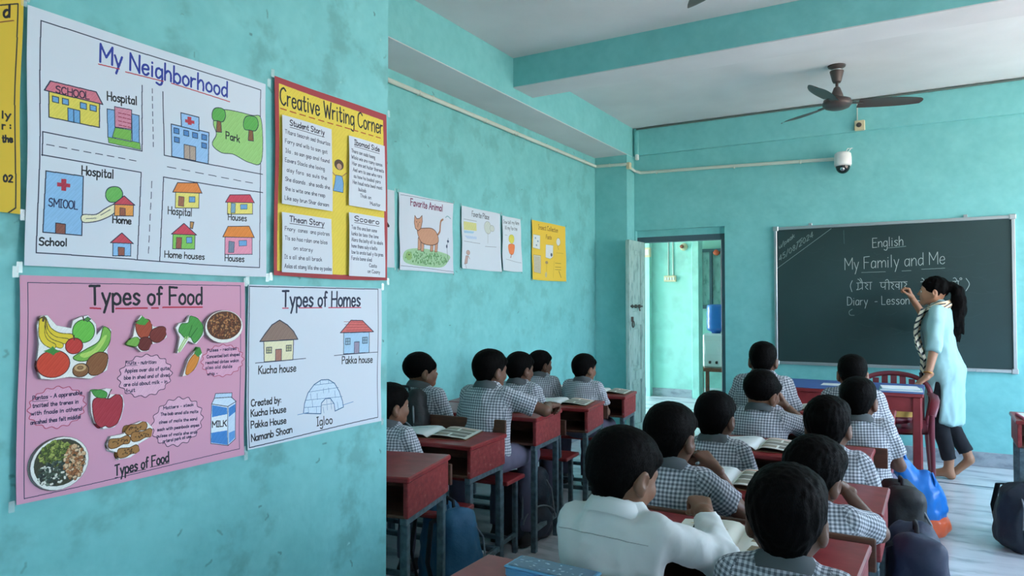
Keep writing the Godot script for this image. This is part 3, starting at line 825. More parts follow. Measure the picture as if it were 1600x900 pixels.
	tag(p1, "black pen lying flat on the desk beside the diagram book", "pen")
	var p2 := put("pen", pm, M.pen_black)
	p2.transform = Transform3D(Basis.from_euler(Vector3(0, 0.9, 1.0)), Vector3(-0.56, 0.765, -1.99))
	tag(p2, "black pen held in the hand of the white-shirted boy", "pen")
	var ch := mb()
	tube(ch, [Vector3(0, 0, 0), Vector3(-0.05, 0.005, -0.02)], 0.005, 8)
	var ck := obj("chalk_stick", ch, M.chalk)
	ck.position = Vector3(-0.185, 1.475, -7.02)
	tag(ck, "white stick of chalk in the hand of the woman at board", "chalk")
	# bags
	backpack(Vector3(-1.86, 0, -2.62), 150.0, Vector3(0.34, 0.46, 0.22), "blue_bag", "blue and black school backpack on the floor under the nearest wall-row desk")
	backpack(Vector3(-2.02, 0, -3.60), 70.0, Vector3(0.30, 0.40, 0.20), "dark_navy", "dark navy backpack on the floor below the wall-row bench")
	backpack(Vector3(-2.49, 0.56, -3.075), 0.0, Vector3(0.30, 0.32, 0.13), "black_bag", "black backpack worn by the boy with the bowl-cut hair")
	backpack(Vector3(-0.125, 0.08, -3.50), 100.0, Vector3(0.30, 0.50, 0.20), "black_bag", "black backpack leaning against the desks at the aisle of middle row")
	backpack(Vector3(-0.06, 0, -2.88), 95.0, Vector3(0.34, 0.56, 0.22), "navy_bag", "navy blue backpack with a zip on the aisle floor beside desk end")
	backpack(Vector3(0.46, 0, -4.86), 30.0, Vector3(0.36, 0.36, 0.26), "dark_navy", "dark blue backpack on the marble floor below the window-side desk")
	# plastic carrier bag
	var cb := base("carrier_bag", Vector3(-0.075, 0, -4.80))
	tag(cb, "blue and orange plastic carrier bag standing in the aisle", "bag")
	var f := Field.new()
	f.wrinkle = cloth_noise
	f.wamp = 0.015
	f.wscale = Vector3(1.0, 0.8, 1.0)
	f.ell(Vector3(0, 0.17, 0), Vector3(0.135, 0.13, 0.10), 0.05)
	f.cap(Vector3(-0.02, 0.24, 0), Vector3(-0.10, 0.42, 0.02), 0.09, 0.05, 0.06)
	f.cap(Vector3(0.05, 0.24, 0), Vector3(0.03, 0.36, 0.0), 0.07, 0.03, 0.05)
	st = mb()
	f.mesh(st, 0.011)
	obj("bag_body", st, M.bag_blue, cb)
	f = Field.new()
	f.wrinkle = cloth_noise
	f.wamp = 0.016
	f.ell(Vector3(0.01, 0.085, 0), Vector3(0.142, 0.088, 0.105), 0.05)
	st = mb()
	f.mesh(st, 0.011)
	obj("bag_base", st, M.bag_orange, cb)
	st = mb()
	tube(st, [Vector3(0.07, 0.25, 0.02), Vector3(0.075, 0.34, 0.025), Vector3(0.06, 0.38, 0.02)], [0.03, 0.02, 0.012], 8, true, 0.4)
	obj("handle", st, M.bag_blue, cb)
	st = mb()
	tube(st, [Vector3(-0.12, 0.36, 0.03), Vector3(-0.13, 0.46, 0.03), Vector3(-0.08, 0.475, 0.02), Vector3(-0.06, 0.40, 0.01)], [0.025, 0.02, 0.02, 0.03], 8, true, 0.4)
	obj("handle", st, M.bag_blue, cb)
	# cloth bag on the chair
	var yb := base("cloth_bag", Vector3(-0.29, 0.44, -6.17))
	tag(yb, "yellow and maroon cloth bag lying on the plastic chair seat", "bag")
	f = Field.new()
	f.wrinkle = cloth_noise
	f.wamp = 0.02
	f.ell(Vector3(0, 0.095, 0), Vector3(0.15, 0.09, 0.11), 0.03)
	st = mb()
	f.mesh(st, 0.012)
	obj("bag_body", st, M.yellow_cloth, yb)
	f = Field.new()
	f.wrinkle = cloth_noise
	f.wamp = 0.012
	f.ell(Vector3(-0.01, 0.045, 0.01), Vector3(0.158, 0.045, 0.115), 0.03)
	st = mb()
	f.mesh(st, 0.012)
	obj("bag_base", st, M.maroon_plastic, yb)


# ---------------------------------------------------------------- people
var head_meshes := {}
var hair_meshes := {}
var hand_meshes := {}
var eye_mesh := []
var iris_mesh := []
var brow_mesh := []
var lower_mesh: Mesh
var shoe_mesh := []
var collar_mesh: Mesh
var cloth_noise: FastNoiseLite


func lean_basis(pitch: float, yaw: float, roll: float) -> Basis:
	return Basis.from_euler(Vector3(deg_to_rad(pitch), deg_to_rad(yaw), deg_to_rad(roll)), EULER_ORDER_YXZ)


# head: pivot at the top of the neck, face towards -z, crown at y = 0.18
func head_mesh(grown: bool) -> Mesh:
	var key := "grown" if grown else "child"
	if head_meshes.has(key):
		return head_meshes[key]
	var f := Field.new()
	var jl := 0.010 if grown else 0.0
	f.ell(Vector3(0, 0.100, 0.012), Vector3(0.071, 0.080, 0.088), 0.02)
	f.ell(Vector3(0, 0.047, -0.036), Vector3(0.054, 0.060, 0.052), 0.03)
	for s in [-1.0, 1.0]:
		f.cap(Vector3(s * 0.046, 0.032, -0.004), Vector3(s * 0.012, -0.002 - jl, -0.064), 0.020, 0.016, 0.025)
		f.ell(Vector3(s * 0.033, 0.042, -0.064), Vector3(0.020, 0.020, 0.018), 0.02)
	f.ell(Vector3(0, -0.002 - jl, -0.068), Vector3(0.018, 0.014, 0.016), 0.02)
	f.cap(Vector3(-0.036, 0.088, -0.068), Vector3(0.036, 0.088, -0.068), 0.012, 0.012, 0.02)
	f.cap(Vector3(0, 0.078, -0.080), Vector3(0, 0.050, -0.098), 0.006, 0.0105, 0.012)
	for s in [-1.0, 1.0]:
		f.ell(Vector3(s * 0.011, 0.048, -0.090), Vector3(0.008, 0.007, 0.009), 0.006)
		f.ell(Vector3(s * 0.030, 0.0715, -0.092), Vector3(0.0165, 0.0075, 0.0135), 0.009, Basis(), -1)
	f.cap(Vector3(-0.014, 0.0265, -0.084), Vector3(0.014, 0.0265, -0.084), 0.0065, 0.0065, 0.008)
	f.cap(Vector3(-0.013, 0.0165, -0.083), Vector3(0.013, 0.0165, -0.083), 0.0070, 0.0070, 0.006)
	f.cap(Vector3(-0.016, 0.0215, -0.094), Vector3(0.016, 0.0215, -0.094), 0.0022, 0.0022, 0.004, -1)
	for s in [-1.0, 1.0]:
		var rot := Basis.from_euler(Vector3(-0.2, s * -0.35, 0))
		f.ell(Vector3(s * 0.075, 0.060, 0.012), Vector3(0.009, 0.030, 0.018), 0.008, rot)
		f.ell(Vector3(s * 0.085, 0.066, 0.007), Vector3(0.007, 0.017, 0.009), 0.005, rot, -1)
		f.ell(Vector3(s * 0.072, 0.034, 0.004), Vector3(0.007, 0.009, 0.008), 0.008)
	f.cap(Vector3(0, -0.075, 0.020), Vector3(0, 0.050, 0.016), 0.043 if not grown else 0.040, 0.046 if not grown else 0.044, 0.03)
	var st := mb()
	f.mesh(st, 0.0042)
	head_meshes[key] = st.commit()
	return head_meshes[key]


func hair_mesh(kind: String) -> Mesh:
	if hair_meshes.has(kind):
		return hair_meshes[kind]
	var f := Field.new()
	var n := FastNoiseLite.new()
	n.noise_type = FastNoiseLite.TYPE_SIMPLEX_SMOOTH
	n.frequency = 60.0
	n.seed = 5 + kind.length()
	n.fractal_octaves = 2
	f.wrinkle = n
	f.wamp = 0.0018
	f.wscale = Vector3(1.0, 0.35, 1.0)
	match kind:
		"short":
			f.ell(Vector3(0, 0.104, 0.014), Vector3(0.0775, 0.086, 0.093), 0.01)
			f.ell(Vector3(0, 0.138, -0.008), Vector3(0.068, 0.050, 0.078), 0.02)
			f.cap(Vector3(0, 0.06, 0.040), Vector3(0, 0.030, 0.030), 0.056, 0.047, 0.02)
			f.cap(Vector3(-0.045, 0.118, -0.060), Vector3(0.045, 0.122, -0.060), 0.018, 0.018, 0.02)
			f.ell(Vector3(0, 0.028, -0.112), Vector3(0.092, 0.085, 0.072), 0.008, Basis(), -1)
			f.ell(Vector3(0, -0.010, -0.028), Vector3(0.14, 0.062, 0.062), 0.008, Basis(), -1)
			f.ell(Vector3(0, -0.090, 0.072), Vector3(0.14, 0.092, 0.11), 0.006, Basis(), -1)
		"full":
			f.ell(Vector3(0, 0.108, 0.014), Vector3(0.0820, 0.092, 0.098), 0.01)
			f.ell(Vector3(0.006, 0.146, -0.012), Vector3(0.070, 0.050, 0.078), 0.02)
			f.cap(Vector3(0, 0.06, 0.040), Vector3(0, 0.030, 0.030), 0.056, 0.047, 0.02)
			f.cap(Vector3(-0.044, 0.122, -0.056), Vector3(0.044, 0.128, -0.056), 0.019, 0.020, 0.02)
			f.ell(Vector3(0, 0.026, -0.118), Vector3(0.100, 0.082, 0.074), 0.008, Basis(), -1)
			f.ell(Vector3(0, -0.012, -0.030), Vector3(0.14, 0.062, 0.062), 0.008, Basis(), -1)
			f.ell(Vector3(0, -0.096, 0.072), Vector3(0.14, 0.092, 0.11), 0.006, Basis(), -1)
			f.wamp = 0.0032
			n.frequency = 55.0
		"bowl":
			f.ell(Vector3(0, 0.106, 0.016), Vector3(0.0800, 0.087, 0.095), 0.01)
			f.cap(Vector3(-0.040, 0.108, -0.060), Vector3(0.040, 0.108, -0.060), 0.0155, 0.0155, 0.03)
			f.ell(Vector3(0, 0.012, -0.118), Vector3(0.110, 0.080, 0.080), 0.006, Basis(), -1)
			f.ell(Vector3(0, -0.016, -0.026), Vector3(0.14, 0.066, 0.062), 0.006, Basis(), -1)
			f.ell(Vector3(0, -0.086, 0.072), Vector3(0.14, 0.092, 0.11), 0.006, Basis(), -1)
		"tied":
			f.ell(Vector3(0, 0.104, 0.014), Vector3(0.0760, 0.085, 0.093), 0.01)
			f.ell(Vector3(0, 0.028, -0.098), Vector3(0.092, 0.096, 0.066), 0.008, Basis(), -1)
			f.ell(Vector3(0, -0.010, -0.020), Vector3(0.14, 0.058, 0.058), 0.008, Basis(), -1)
			f.ell(Vector3(0, -0.076, 0.070), Vector3(0.14, 0.092, 0.11), 0.006, Basis(), -1)
			f.ell(Vector3(0, 0.115, 0.105), Vector3(0.032, 0.032, 0.030), 0.02)
			var pts := [Vector3(0, 0.115, 0.11), Vector3(0.0, 0.085, 0.145), Vector3(0.004, 0.02, 0.160), Vector3(0, -0.06, 0.158), Vector3(-0.004, -0.14, 0.150), Vector3(0, -0.215, 0.142), Vector3(0.0, -0.285, 0.150)]
			var rr := [0.026, 0.040, 0.047, 0.050, 0.046, 0.036, 0.014]
			for i in 6:
				f.cap(pts[i], pts[i + 1], rr[i], rr[i + 1], 0.02)
			for i in 9:
				var a := i * 2.399
				var q := Vector3(cos(a) * 0.034, 0.03 - i * 0.032, 0.155 + sin(a) * 0.030)
				f.cap(q, q + Vector3(cos(a) * 0.012, -0.07, sin(a) * 0.012), 0.017, 0.008, 0.012)
			f.wamp = 0.007
			n.frequency = 30.0
	var st := mb()
	f.mesh(st, 0.0045 if kind != "tied" else 0.006)
	hair_meshes[kind] = st.commit()
	return hair_meshes[kind]


# hand: wrist at the origin, fingers towards -z, palm down; side +1 is a left hand (thumb towards +x)
func hand_mesh(side: float, pose: String) -> Mesh:
	var key := "%s%d" % [pose, int(side)]
	if hand_meshes.has(key):
		return hand_meshes[key]
	var f := Field.new()
	var curl := {"flat": 0.35, "rest": 0.8, "grip": 2.3, "cup": 1.3}
	var c: float = curl[pose]
	var X := [0.029, 0.010, -0.010, -0.028]
	var Z := [-0.086, -0.090, -0.086, -0.078]
	var L := [0.072, 0.080, 0.074, 0.058]
	f.cap(Vector3(0, 0, 0.03), Vector3(0, 0, -0.012), 0.024, 0.025, 0.02)
	for i in 4:
		var k := Vector3(X[i] * side, 0.004, Z[i])
		f.cap(Vector3(X[i] * 0.55 * side, 0, -0.012), k, 0.017, 0.0125, 0.012)
		var ang := 0.0
		var p := k
		var r0 := [0.0100, 0.0092, 0.0085, 0.0074]
		for j in 3:
			ang += c * ([0.38, 0.40, 0.22][j] as float) * (1.0 + 0.08 * i)
			var seg: float = L[i] * ([0.45, 0.31, 0.24][j] as float)
			var d := Vector3(X[i] * side * (1.2 if pose == "flat" else 0.3), -sin(ang), -cos(ang))
			d = Vector3(d.x, d.y, d.z).normalized()
			f.cap(p, p + d * seg, r0[j], r0[j + 1], 0.003)
			p += d * seg
	var tb := Vector3(0.020 * side, -0.006, -0.022)
	var td := Vector3(0.62 * side, -0.22, -0.75).normalized()
	if pose == "grip":
		td = Vector3(0.30 * side, -0.55, -0.78).normalized()
	elif pose == "cup":
		td = Vector3(0.55 * side, -0.55, -0.62).normalized()
	f.cap(Vector3(0.006 * side, 0, -0.012), tb + td * 0.02, 0.018, 0.015, 0.012)
	f.cap(tb + td * 0.015, tb + td * 0.055, 0.0125, 0.0105, 0.006)
	var td2 := (td + Vector3(-0.25 * side, -0.1, -0.25)).normalized()
	f.cap(tb + td * 0.055, tb + td * 0.055 + td2 * 0.030, 0.0105, 0.0085, 0.003)
	var st := mb()
	f.mesh(st, 0.0038)
	hand_meshes[key] = st.commit()
	return hand_meshes[key]


func face_parts() -> void:
	for s in [-1.0, 1.0]:
		var e := mb()
		var ir := mb()
		var br := mb()
		var c := Vector3(s * 0.030, 0.0715, -0.0730)
		var prof := []
		for i in 9:
			var a := -PI / 2 + PI * i / 8
			prof.append([0.0112 * cos(a), 0.0112 * sin(a)])
		lathe(e, prof, Vector3.ZERO, 12, Transform3D(Basis(), c))
		var t := Transform3D(Basis(Vector3.RIGHT, PI / 2) , c)
		var cp := []
		for i in 4:
			var a := PI / 2 * (0.62 + 0.38 * i / 3.0)
			cp.append([0.0116 * cos(a), -0.0116 * sin(a)])
		cp.reverse()
		lathe(ir, cp, Vector3.ZERO, 12, t)
		tube(br, [Vector3(s * 0.014, 0.089, -0.0855), Vector3(s * 0.028, 0.094, -0.0835), Vector3(s * 0.044, 0.090, -0.0745)], [0.0026, 0.0030, 0.0016], 6)
		eye_mesh.append(e.commit())
		iris_mesh.append(ir.commit())
		brow_mesh.append(br.commit())


func add_face(root: Node3D, Th: Transform3D) -> void:
	for i in 2:
		var e := put("eye", eye_mesh[i], M.eye_white, root)
		e.transform = Th
		put("iris", iris_mesh[i], M.iris, e)
		put("eyebrow", brow_mesh[i], M.hair, root).transform = Th


func shared_clothes() -> void:
	cloth_noise = FastNoiseLite.new()
	cloth_noise.noise_type = FastNoiseLite.TYPE_SIMPLEX_SMOOTH
	cloth_noise.frequency = 9.0
	cloth_noise.fractal_octaves = 2
	cloth_noise.seed = 11
	var f := Field.new()
	f.wrinkle = cloth_noise
	f.wamp = 0.006
	f.ell(Vector3(0, 0.505, 0.0), Vector3(0.128, 0.085, 0.110), 0.03)
	for s in [-1.0, 1.0]:
		f.cap(Vector3(s * 0.065, 0.500, 0.0), Vector3(s * 0.085, 0.490, -0.30), 0.073, 0.058, 0.03)
		f.cap(Vector3(s * 0.085, 0.490, -0.30), Vector3(s * 0.085, 0.085, -0.27), 0.058, 0.047, 0.02, 2)
	var st := mb()
	f.mesh(st, 0.012)
	lower_mesh = st.commit()
	for s in [-1.0, 1.0]:
		var sh := mb()
		var g := Field.new()
		g.cap(Vector3(s * 0.085, 0.035, -0.245), Vector3(s * 0.092, 0.030, -0.375), 0.032, 0.028, 0.02)
		g.cap(Vector3(s * 0.085, 0.10, -0.265), Vector3(s * 0.085, 0.04, -0.265), 0.030, 0.032, 0.02)
		g.ell(Vector3(s * 0.088, 0.010, -0.31), Vector3(0.036, 0.0095, 0.105), 0.006)
		g.mesh(sh, 0.009)
		shoe_mesh.append(sh.commit())
	collar_mesh = make_collar()


func make_collar() -> Mesh:
	var st := mb()
	var cols := 29
	var rows := [[], [], [], [], []]
	for j in cols:
		var u := float(j) / (cols - 1) * 2.0 - 1.0
		var a := deg_to_rad(168.0) * u
		var fr := pow(absf(u), 2.5)
		var d := Vector3(sin(a), 0, cos(a))
		var e := Vector3(d.x * 0.060, 0, d.z * 0.058 + 0.008)
		var y := 0.378 - 0.030 * (0.5 - 0.5 * d.z) 
		rows[0].append(e * 1.02 + Vector3(0, y - 0.022, 0))
		rows[1].append(e * 0.98 + Vector3(0, y + 0.020, 0))
		rows[2].append(e * 1.03 + Vector3(0, y + 0.027, 0))
		rows[3].append(e * 1.20 + Vector3(0, y + 0.010, 0))
		rows[4].append(e * (1.28 + 0.32 * fr) + Vector3(0, y - 0.011 - 0.036 * fr, 0))
	sheet(st, rows, 0.003)
	return st.commit()


func bend(S: Vector3, W: Vector3, a: float, b: float, pole: Vector3) -> Array:
	var d := W - S
	var L := clampf(d.length(), absf(a - b) + 0.01, a + b - 0.002)
	var dir := d.normalized()
	var ca := clampf((a * a + L * L - b * b) / (2.0 * a * L), -1.0, 1.0)
	var perp := (pole - dir * pole.dot(dir)).normalized()
	return [S + dir * a * ca + perp * a * sqrt(1.0 - ca * ca), S + dir * L]


func along(p: Vector3, dir: Vector3, upv: Vector3) -> Transform3D:
	var z := -dir.normalized()
	var x := upv.cross(z).normalized()
	return Transform3D(Basis(x, z.cross(x), z), p)


# a seated child, facing -z before the turn; c holds the pose
func pupil(c: Dictionary, label: String) -> Node3D:
	var root := base("person", c.at, deg_to_rad(c.get("turn", 0.0)))
	var sc: float = c.get("s", 1.0)
	root.scale = Vector3.ONE * sc
	tag(root, label, "person", c.get("group", "pupils sitting at the desks"))
	var white: bool = c.get("white", false)
	var tb := lean_basis(-c.get("lean", 8.0), c.get("twist", 0.0), c.get("sway", 0.0))
	var Tt := Transform3D(tb, Vector3(0, 0.49, 0))
	var up: float = c.get("up", 0.0)
	var hb := lean_basis(-c.get("hpitch", 5.0), c.get("hyaw", 0.0), c.get("hroll", 0.0))
	var hs: float = c.get("hs", 1.0)
	var Th := Transform3D(hb.scaled_local(Vector3(hs, hs * 0.95, hs)), Tt * Vector3(0, 0.385 + up, -0.005))
	var arms := []
	for s in [-1.0, 1.0]:
		var S := Tt * Vector3(s * 0.118, 0.322, 0.0)
		var W: Vector3 = c.get("lh" if s < 0 else "rh", Vector3(s * 0.095, 0.615, -0.23))
		var pole: Vector3 = c.get("lp" if s < 0 else "rp", Vector3(s * 0.5, -0.6, 0.6))
		var e := bend(S, W, 0.195, 0.175, pole)
		arms.append([S, e[0], e[1], c.get("lpose" if s < 0 else "rpose", "rest"), c.get("lup" if s < 0 else "rup", Vector3.UP), c.get("ldir" if s < 0 else "rdir", Vector3(-s * 0.3, -0.12, -1.0))])
	# skin: neck, arms, head and hands in one mesh
	var f := Field.new()
	f.cap(Tt * Vector3(0, 0.31, 0.005), Th * Vector3(0, 0.0, 0.018), 0.050, 0.043, 0.02)
	for a in arms:
		f.cap(a[0], a[1], 0.036, 0.029, 0.02)
		f.cap(a[1], a[2], 0.030, 0.0205, 0.012)
	var st := mb()
	f.mesh(st, 0.009)
	st.append_from(head_mesh(false), 0, Th)
	for i in 2:
		var a: Array = arms[i]
		var dir: Vector3 = a[5] if a[5] != Vector3.ZERO else (a[2] - a[1])
		var ht := along(a[2], dir, a[4])
		ht.basis = ht.basis.scaled_local(Vector3.ONE * 0.80)
		st.append_from(hand_mesh(1.0 if i == 0 else -1.0, a[3]), 0, ht)
	obj("body", st, M[c.get("skin", "skin_a")], root)
	# shirt
	var g := Field.new()
	g.wrinkle = cloth_noise
	g.wamp = 0.008 if not white else 0.013
	g.wscale = Vector3(1, 1, 1) * (1.0 + 0.1 * (names_used["person"] % 5)) if not white else Vector3(1.3, 0.8, 1.3)
	g.cap(Tt * Vector3(0, 0.12, 0), Tt * Vector3(0, 0.015, 0), 0.105, 0.115, 0.04, 2)
	g.ell(Tt * Vector3(0, 0.055, 0), Vector3(0.134, 0.07, 0.108), 0.04, tb)
	g.ell(Tt * Vector3(0, 0.16, 0), Vector3(0.126, 0.15, 0.100), 0.04, tb)
	g.ell(Tt * Vector3(0, 0.255, 0.008), Vector3(0.140, 0.115, 0.100), 0.04, tb)
	g.cap(Tt * Vector3(-0.098, 0.320, 0.004), Tt * Vector3(0.098, 0.320, 0.004), 0.047, 0.047, 0.04)
	g.cap(Tt * Vector3(0, 0.325, 0.004), Tt * Vector3(0, 0.368, 0.002), 0.068, 0.056, 0.05)
	var frames := [Tt.affine_inverse()]
	for i in 2:
		var a: Array = arms[i]
		var d: Vector3 = (a[1] - a[0])
		frames.append(along(a[0], Vector3.UP.cross(d).normalized() if absf(d.normalized().y) < 0.9 else Vector3(0, 0, 1), -d.normalized()).affine_inverse())
		if white:
			g.cap(a[0], a[1], 0.050, 0.045, 0.03, 1, i + 1)
			g.cap(a[1], a[1].lerp(a[2], 0.88), 0.046, 0.036, 0.02, 2, i + 1)
		else:
			g.cap(a[0], a[0] + d * 0.72, 0.048, 0.055, 0.025, 2, i + 1)
	var ss := mb()
	g.mesh(ss, 0.0105, frames)
	obj("shirt", ss, M["white_shirt"] if white else M["gingham"], root)
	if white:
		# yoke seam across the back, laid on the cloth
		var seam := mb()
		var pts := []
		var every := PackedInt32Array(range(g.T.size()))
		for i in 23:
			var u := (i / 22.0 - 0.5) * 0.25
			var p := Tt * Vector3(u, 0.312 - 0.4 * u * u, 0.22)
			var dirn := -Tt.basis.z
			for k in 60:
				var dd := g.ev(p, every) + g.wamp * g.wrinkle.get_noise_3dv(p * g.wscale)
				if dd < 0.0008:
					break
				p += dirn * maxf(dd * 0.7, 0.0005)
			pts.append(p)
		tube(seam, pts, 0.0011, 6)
		obj("yoke_seam", seam, M["seam_shade"], root)
	var co := put("collar", collar_mesh, M["white_shirt"] if white else M["grey_cloth"], root)
	co.transform = Tt
	var tr := put("trousers", lower_mesh, M["trousers"], root)
	tr.name = "trousers"
	for m in shoe_mesh:
		put("shoe", m, M["shoe"], root)
	var hr := put("hair", hair_mesh(c.get("hair", "short")), M["hair"], root)
	hr.transform = Th
	add_face(root, Th)
	return root


func teacher(at: Vector3, turn: float, lw: Vector3, rw: Vector3) -> Node3D:
	var root := base("person", at, deg_to_rad(turn))
	tag(root, "woman in a pale blue kurta and striped scarf writing on the chalkboard", "person")
	var hb := lean_basis(2.0, 6.0, 2.0)
	var Th := Transform3D(hb.scaled(Vector3.ONE * 1.06), Vector3(0, 1.372, -0.045))
	# skin
	var SL := Vector3(-0.150, 1.285, -0.005)
	var SR := Vector3(0.145, 1.295, -0.02)
	var L := bend(SL, lw, 0.28, 0.25, Vector3(-0.5, -0.2, 1.0))
	var R := bend(SR, rw, 0.28, 0.25, Vector3(0.6, -1.0, 0.2))
	var f := Field.new()
	f.cap(Vector3(0, 1.27, 0), Th * Vector3(0, 0, 0.018), 0.052, 0.042, 0.02)
	for a in [[SL, L], [SR, R]]:
		f.cap(a[0], a[1][0], 0.042, 0.036, 0.02)
		f.cap(a[1][0], a[1][1], 0.036, 0.024, 0.015)
	# bare feet: the left one flat, the right one up on its toes behind
	var fl := Vector3(-0.06, 0, 0.03)
	var fr := Vector3(0.065, 0, 0.085)
	f.cap(fl + Vector3(0, 0.18, 0.024), fl + Vector3(0, 0.08, 0.02), 0.037, 0.034, 0.02)
	f.cap(fl + Vector3(0, 0.055, 0.02), fl + Vector3(-0.008, 0.024, -0.14), 0.036, 0.022, 0.02)
	f.ell(fl + Vector3(0, 0.026, 0.035), Vector3(0.031, 0.027, 0.034), 0.02)
	f.cap(fr + Vector3(0, 0.225, 0.062), fr + Vector3(0, 0.16, 0.085), 0.038, 0.034, 0.02)
	f.cap(fr + Vector3(0, 0.14, 0.09), fr + Vector3(0, 0.040, -0.005), 0.034, 0.026, 0.02)
	f.cap(fr + Vector3(0, 0.040, -0.005), fr + Vector3(0, 0.022, -0.05), 0.026, 0.017, 0.015)
	for i in 5:
		f.cap(fl + Vector3(-0.034 + i * 0.0135, 0.020, -0.135 - 0.006 * i), fl + Vector3(-0.036 + i * 0.0145, 0.012, -0.165 - 0.007 * i), 0.009, 0.008 + 0.0006 * i, 0.004)
	var st := mb()
	f.mesh(st, 0.008)
	st.append_from(head_mesh(true), 0, Th)
	var hl := along(L[1], lw - L[0] + Vector3(0, -0.05, -0.25), Vector3(0, 1, 0.2))
	st.append_from(hand_mesh(1.0, "flat"), 0, Transform3D(hl.basis.scaled_local(Vector3.ONE * 0.92), hl.origin))
	var hr := along(R[1], R[1] - R[0] + Vector3(0, 0.1, 0), Vector3(0.3, 0.6, 0.9))
	st.append_from(hand_mesh(-1.0, "grip"), 0, Transform3D(hr.basis.scaled_local(Vector3.ONE * 0.92), hr.origin))
	obj("body", st, M["skin_c"], root)
	# kurta: bodice, skirt to the knee, sleeves to the elbow
	var g := Field.new()
	g.wrinkle = cloth_noise
	g.wamp = 0.012
	g.wscale = Vector3(1.3, 0.5, 1.3)
	g.ell(Vector3(0, 1.17, -0.015), Vector3(0.150, 0.15, 0.112), 0.05)
	g.ell(Vector3(0, 1.00, 0.0), Vector3(0.135, 0.16, 0.105), 0.05)
	g.ell(Vector3(0, 0.84, 0.02), Vector3(0.165, 0.15, 0.135), 0.06)
	g.cap(Vector3(-0.125, 1.285, 0), Vector3(0.125, 1.290, -0.01), 0.052, 0.052, 0.05)
	g.cap(Vector3(0, 1.29, 0), Vector3(0, 1.335, -0.008), 0.075, 0.058, 0.05)
	g.cap(Vector3(-0.045, 0.82, 0.015), Vector3(-0.055, 0.43, 0.0), 0.110, 0.110, 0.05, 2)
	g.cap(Vector3(0.045, 0.82, 0.02), Vector3(0.050, 0.43, 0.020), 0.110, 0.110, 0.06, 2)
	g.cap(Vector3(0.0, 0.82, 0.05), Vector3(0.0, 0.43, 0.055), 0.09, 0.10, 0.06, 2)
	# side slit, where the leggings show
	g.ell(Vector3(-0.19, 0.46, -0.035), Vector3(0.10, 0.31, 0.045), 0.015, Basis.from_euler(Vector3(0.12, 0, 0)), -1)
	for a in [[SL, L], [SR, R]]:
		g.cap(a[0], a[1][0], 0.058, 0.054, 0.03)
		g.cap(a[1][0], a[1][0].lerp(a[1][1], 0.22), 0.053, 0.052, 0.015, 2)
	var ks := mb()
	g.mesh(ks, 0.013)
	obj("kurta", ks, M["kurta"], root)
	# leggings
	var h := Field.new()
	h.wrinkle = cloth_noise
	h.wamp = 0.006
	h.cap(Vector3(-0.07, 0.84, 0.01), Vector3(-0.065, 0.45, -0.01), 0.088, 0.062, 0.03)
	h.cap(Vector3(-0.065, 0.45, -0.01), fl + Vector3(0, 0.15, 0.025), 0.062, 0.050, 0.02, 2)
	h.cap(Vector3(0.07, 0.84, 0.02), Vector3(0.065, 0.46, 0.02), 0.088, 0.064, 0.03)
	h.cap(Vector3(0.065, 0.46, 0.02), fr + Vector3(0, 0.20, 0.07), 0.064, 0.052, 0.02, 2)
	var ls := mb()
	h.mesh(ls, 0.011)
	obj("leggings", ls, M["black_cloth"], root)
	var ha := put("hair", hair_mesh("tied"), M["hair"], root)
	ha.transform = Th
	add_face(root, Th)
	# scarf: wound round the neck, one end hanging in front
	var sf := mb()
	for turn_i in 2:
		var rows := []
		var nn := 26
		for i in 7:
			var row := []
			for j in nn:
				var a := TAU * j / (nn - 1)
				var d := Vector3(sin(a), 0, cos(a))
				var v := float(i) / 6.0
				var r := 0.060 + (0.036 - 0.014 * maxf(d.z, 0.0)) * sin(PI * (0.15 + 0.8 * v)) + 0.006 * turn_i + 0.004 * sin(a * 5.0 + i)
				row.append(Vector3(d.x * r * 1.12, 1.384 - 0.072 * v - 0.016 * turn_i - 0.040 * (0.5 - 0.5 * d.z) * (1.0 + 0.2 * turn_i) + 0.006 * sin(a * 3.0 + turn_i * 2.0), d.z * r - 0.005))
			rows.append(row)
		sheet(sf, rows, 0.004)
	obj("scarf_wrap", sf, M["scarf_wrap"], root)
	sf = mb()
	var tail := []
	for i in 22:
		var v := float(i) / 21.0
		var row := []
		for j in 9:
			var w := float(j) / 8.0 - 0.5
			row.append(Vector3(-0.085 + w * (0.14 + 0.06 * v), 1.315 - 0.50 * v, -0.095 - 0.055 * sin(PI * minf(1.0, v * 1.3)) + 0.016 * sin(w * 14.0 + v * 2.0) - 0.01 * v))
		tail.append(row)
	sheet(sf, tail, 0.004)
	obj("scarf_tail", sf, M["scarf"], root)
	var fringe := mb()
	for i in 12:
		var x := -0.085 + (i / 11.0 - 0.5) * 0.195
		tube(fringe, [Vector3(x, 0.818, -0.118), Vector3(x + 0.004 * sin(i * 2.0), 0.765, -0.118 + 0.005 * sin(i * 3.0))], [0.006, 0.003], 5)
	obj("scarf_fringe", fringe, M["black_cloth"], root)
	var bang := mb()
	var bt := along(L[1].lerp(L[0], 0.10), L[1] - L[0], Vector3.RIGHT)
	var ring := []
	for j in 25:
		var a := TAU * j / 24
		ring.append(bt * Vector3(cos(a) * 0.031, sin(a) * 0.031, 0))
	tube(bang, ring, 0.0045, 8, false)
	obj("bangle", bang, M["gold"], root)
	return root


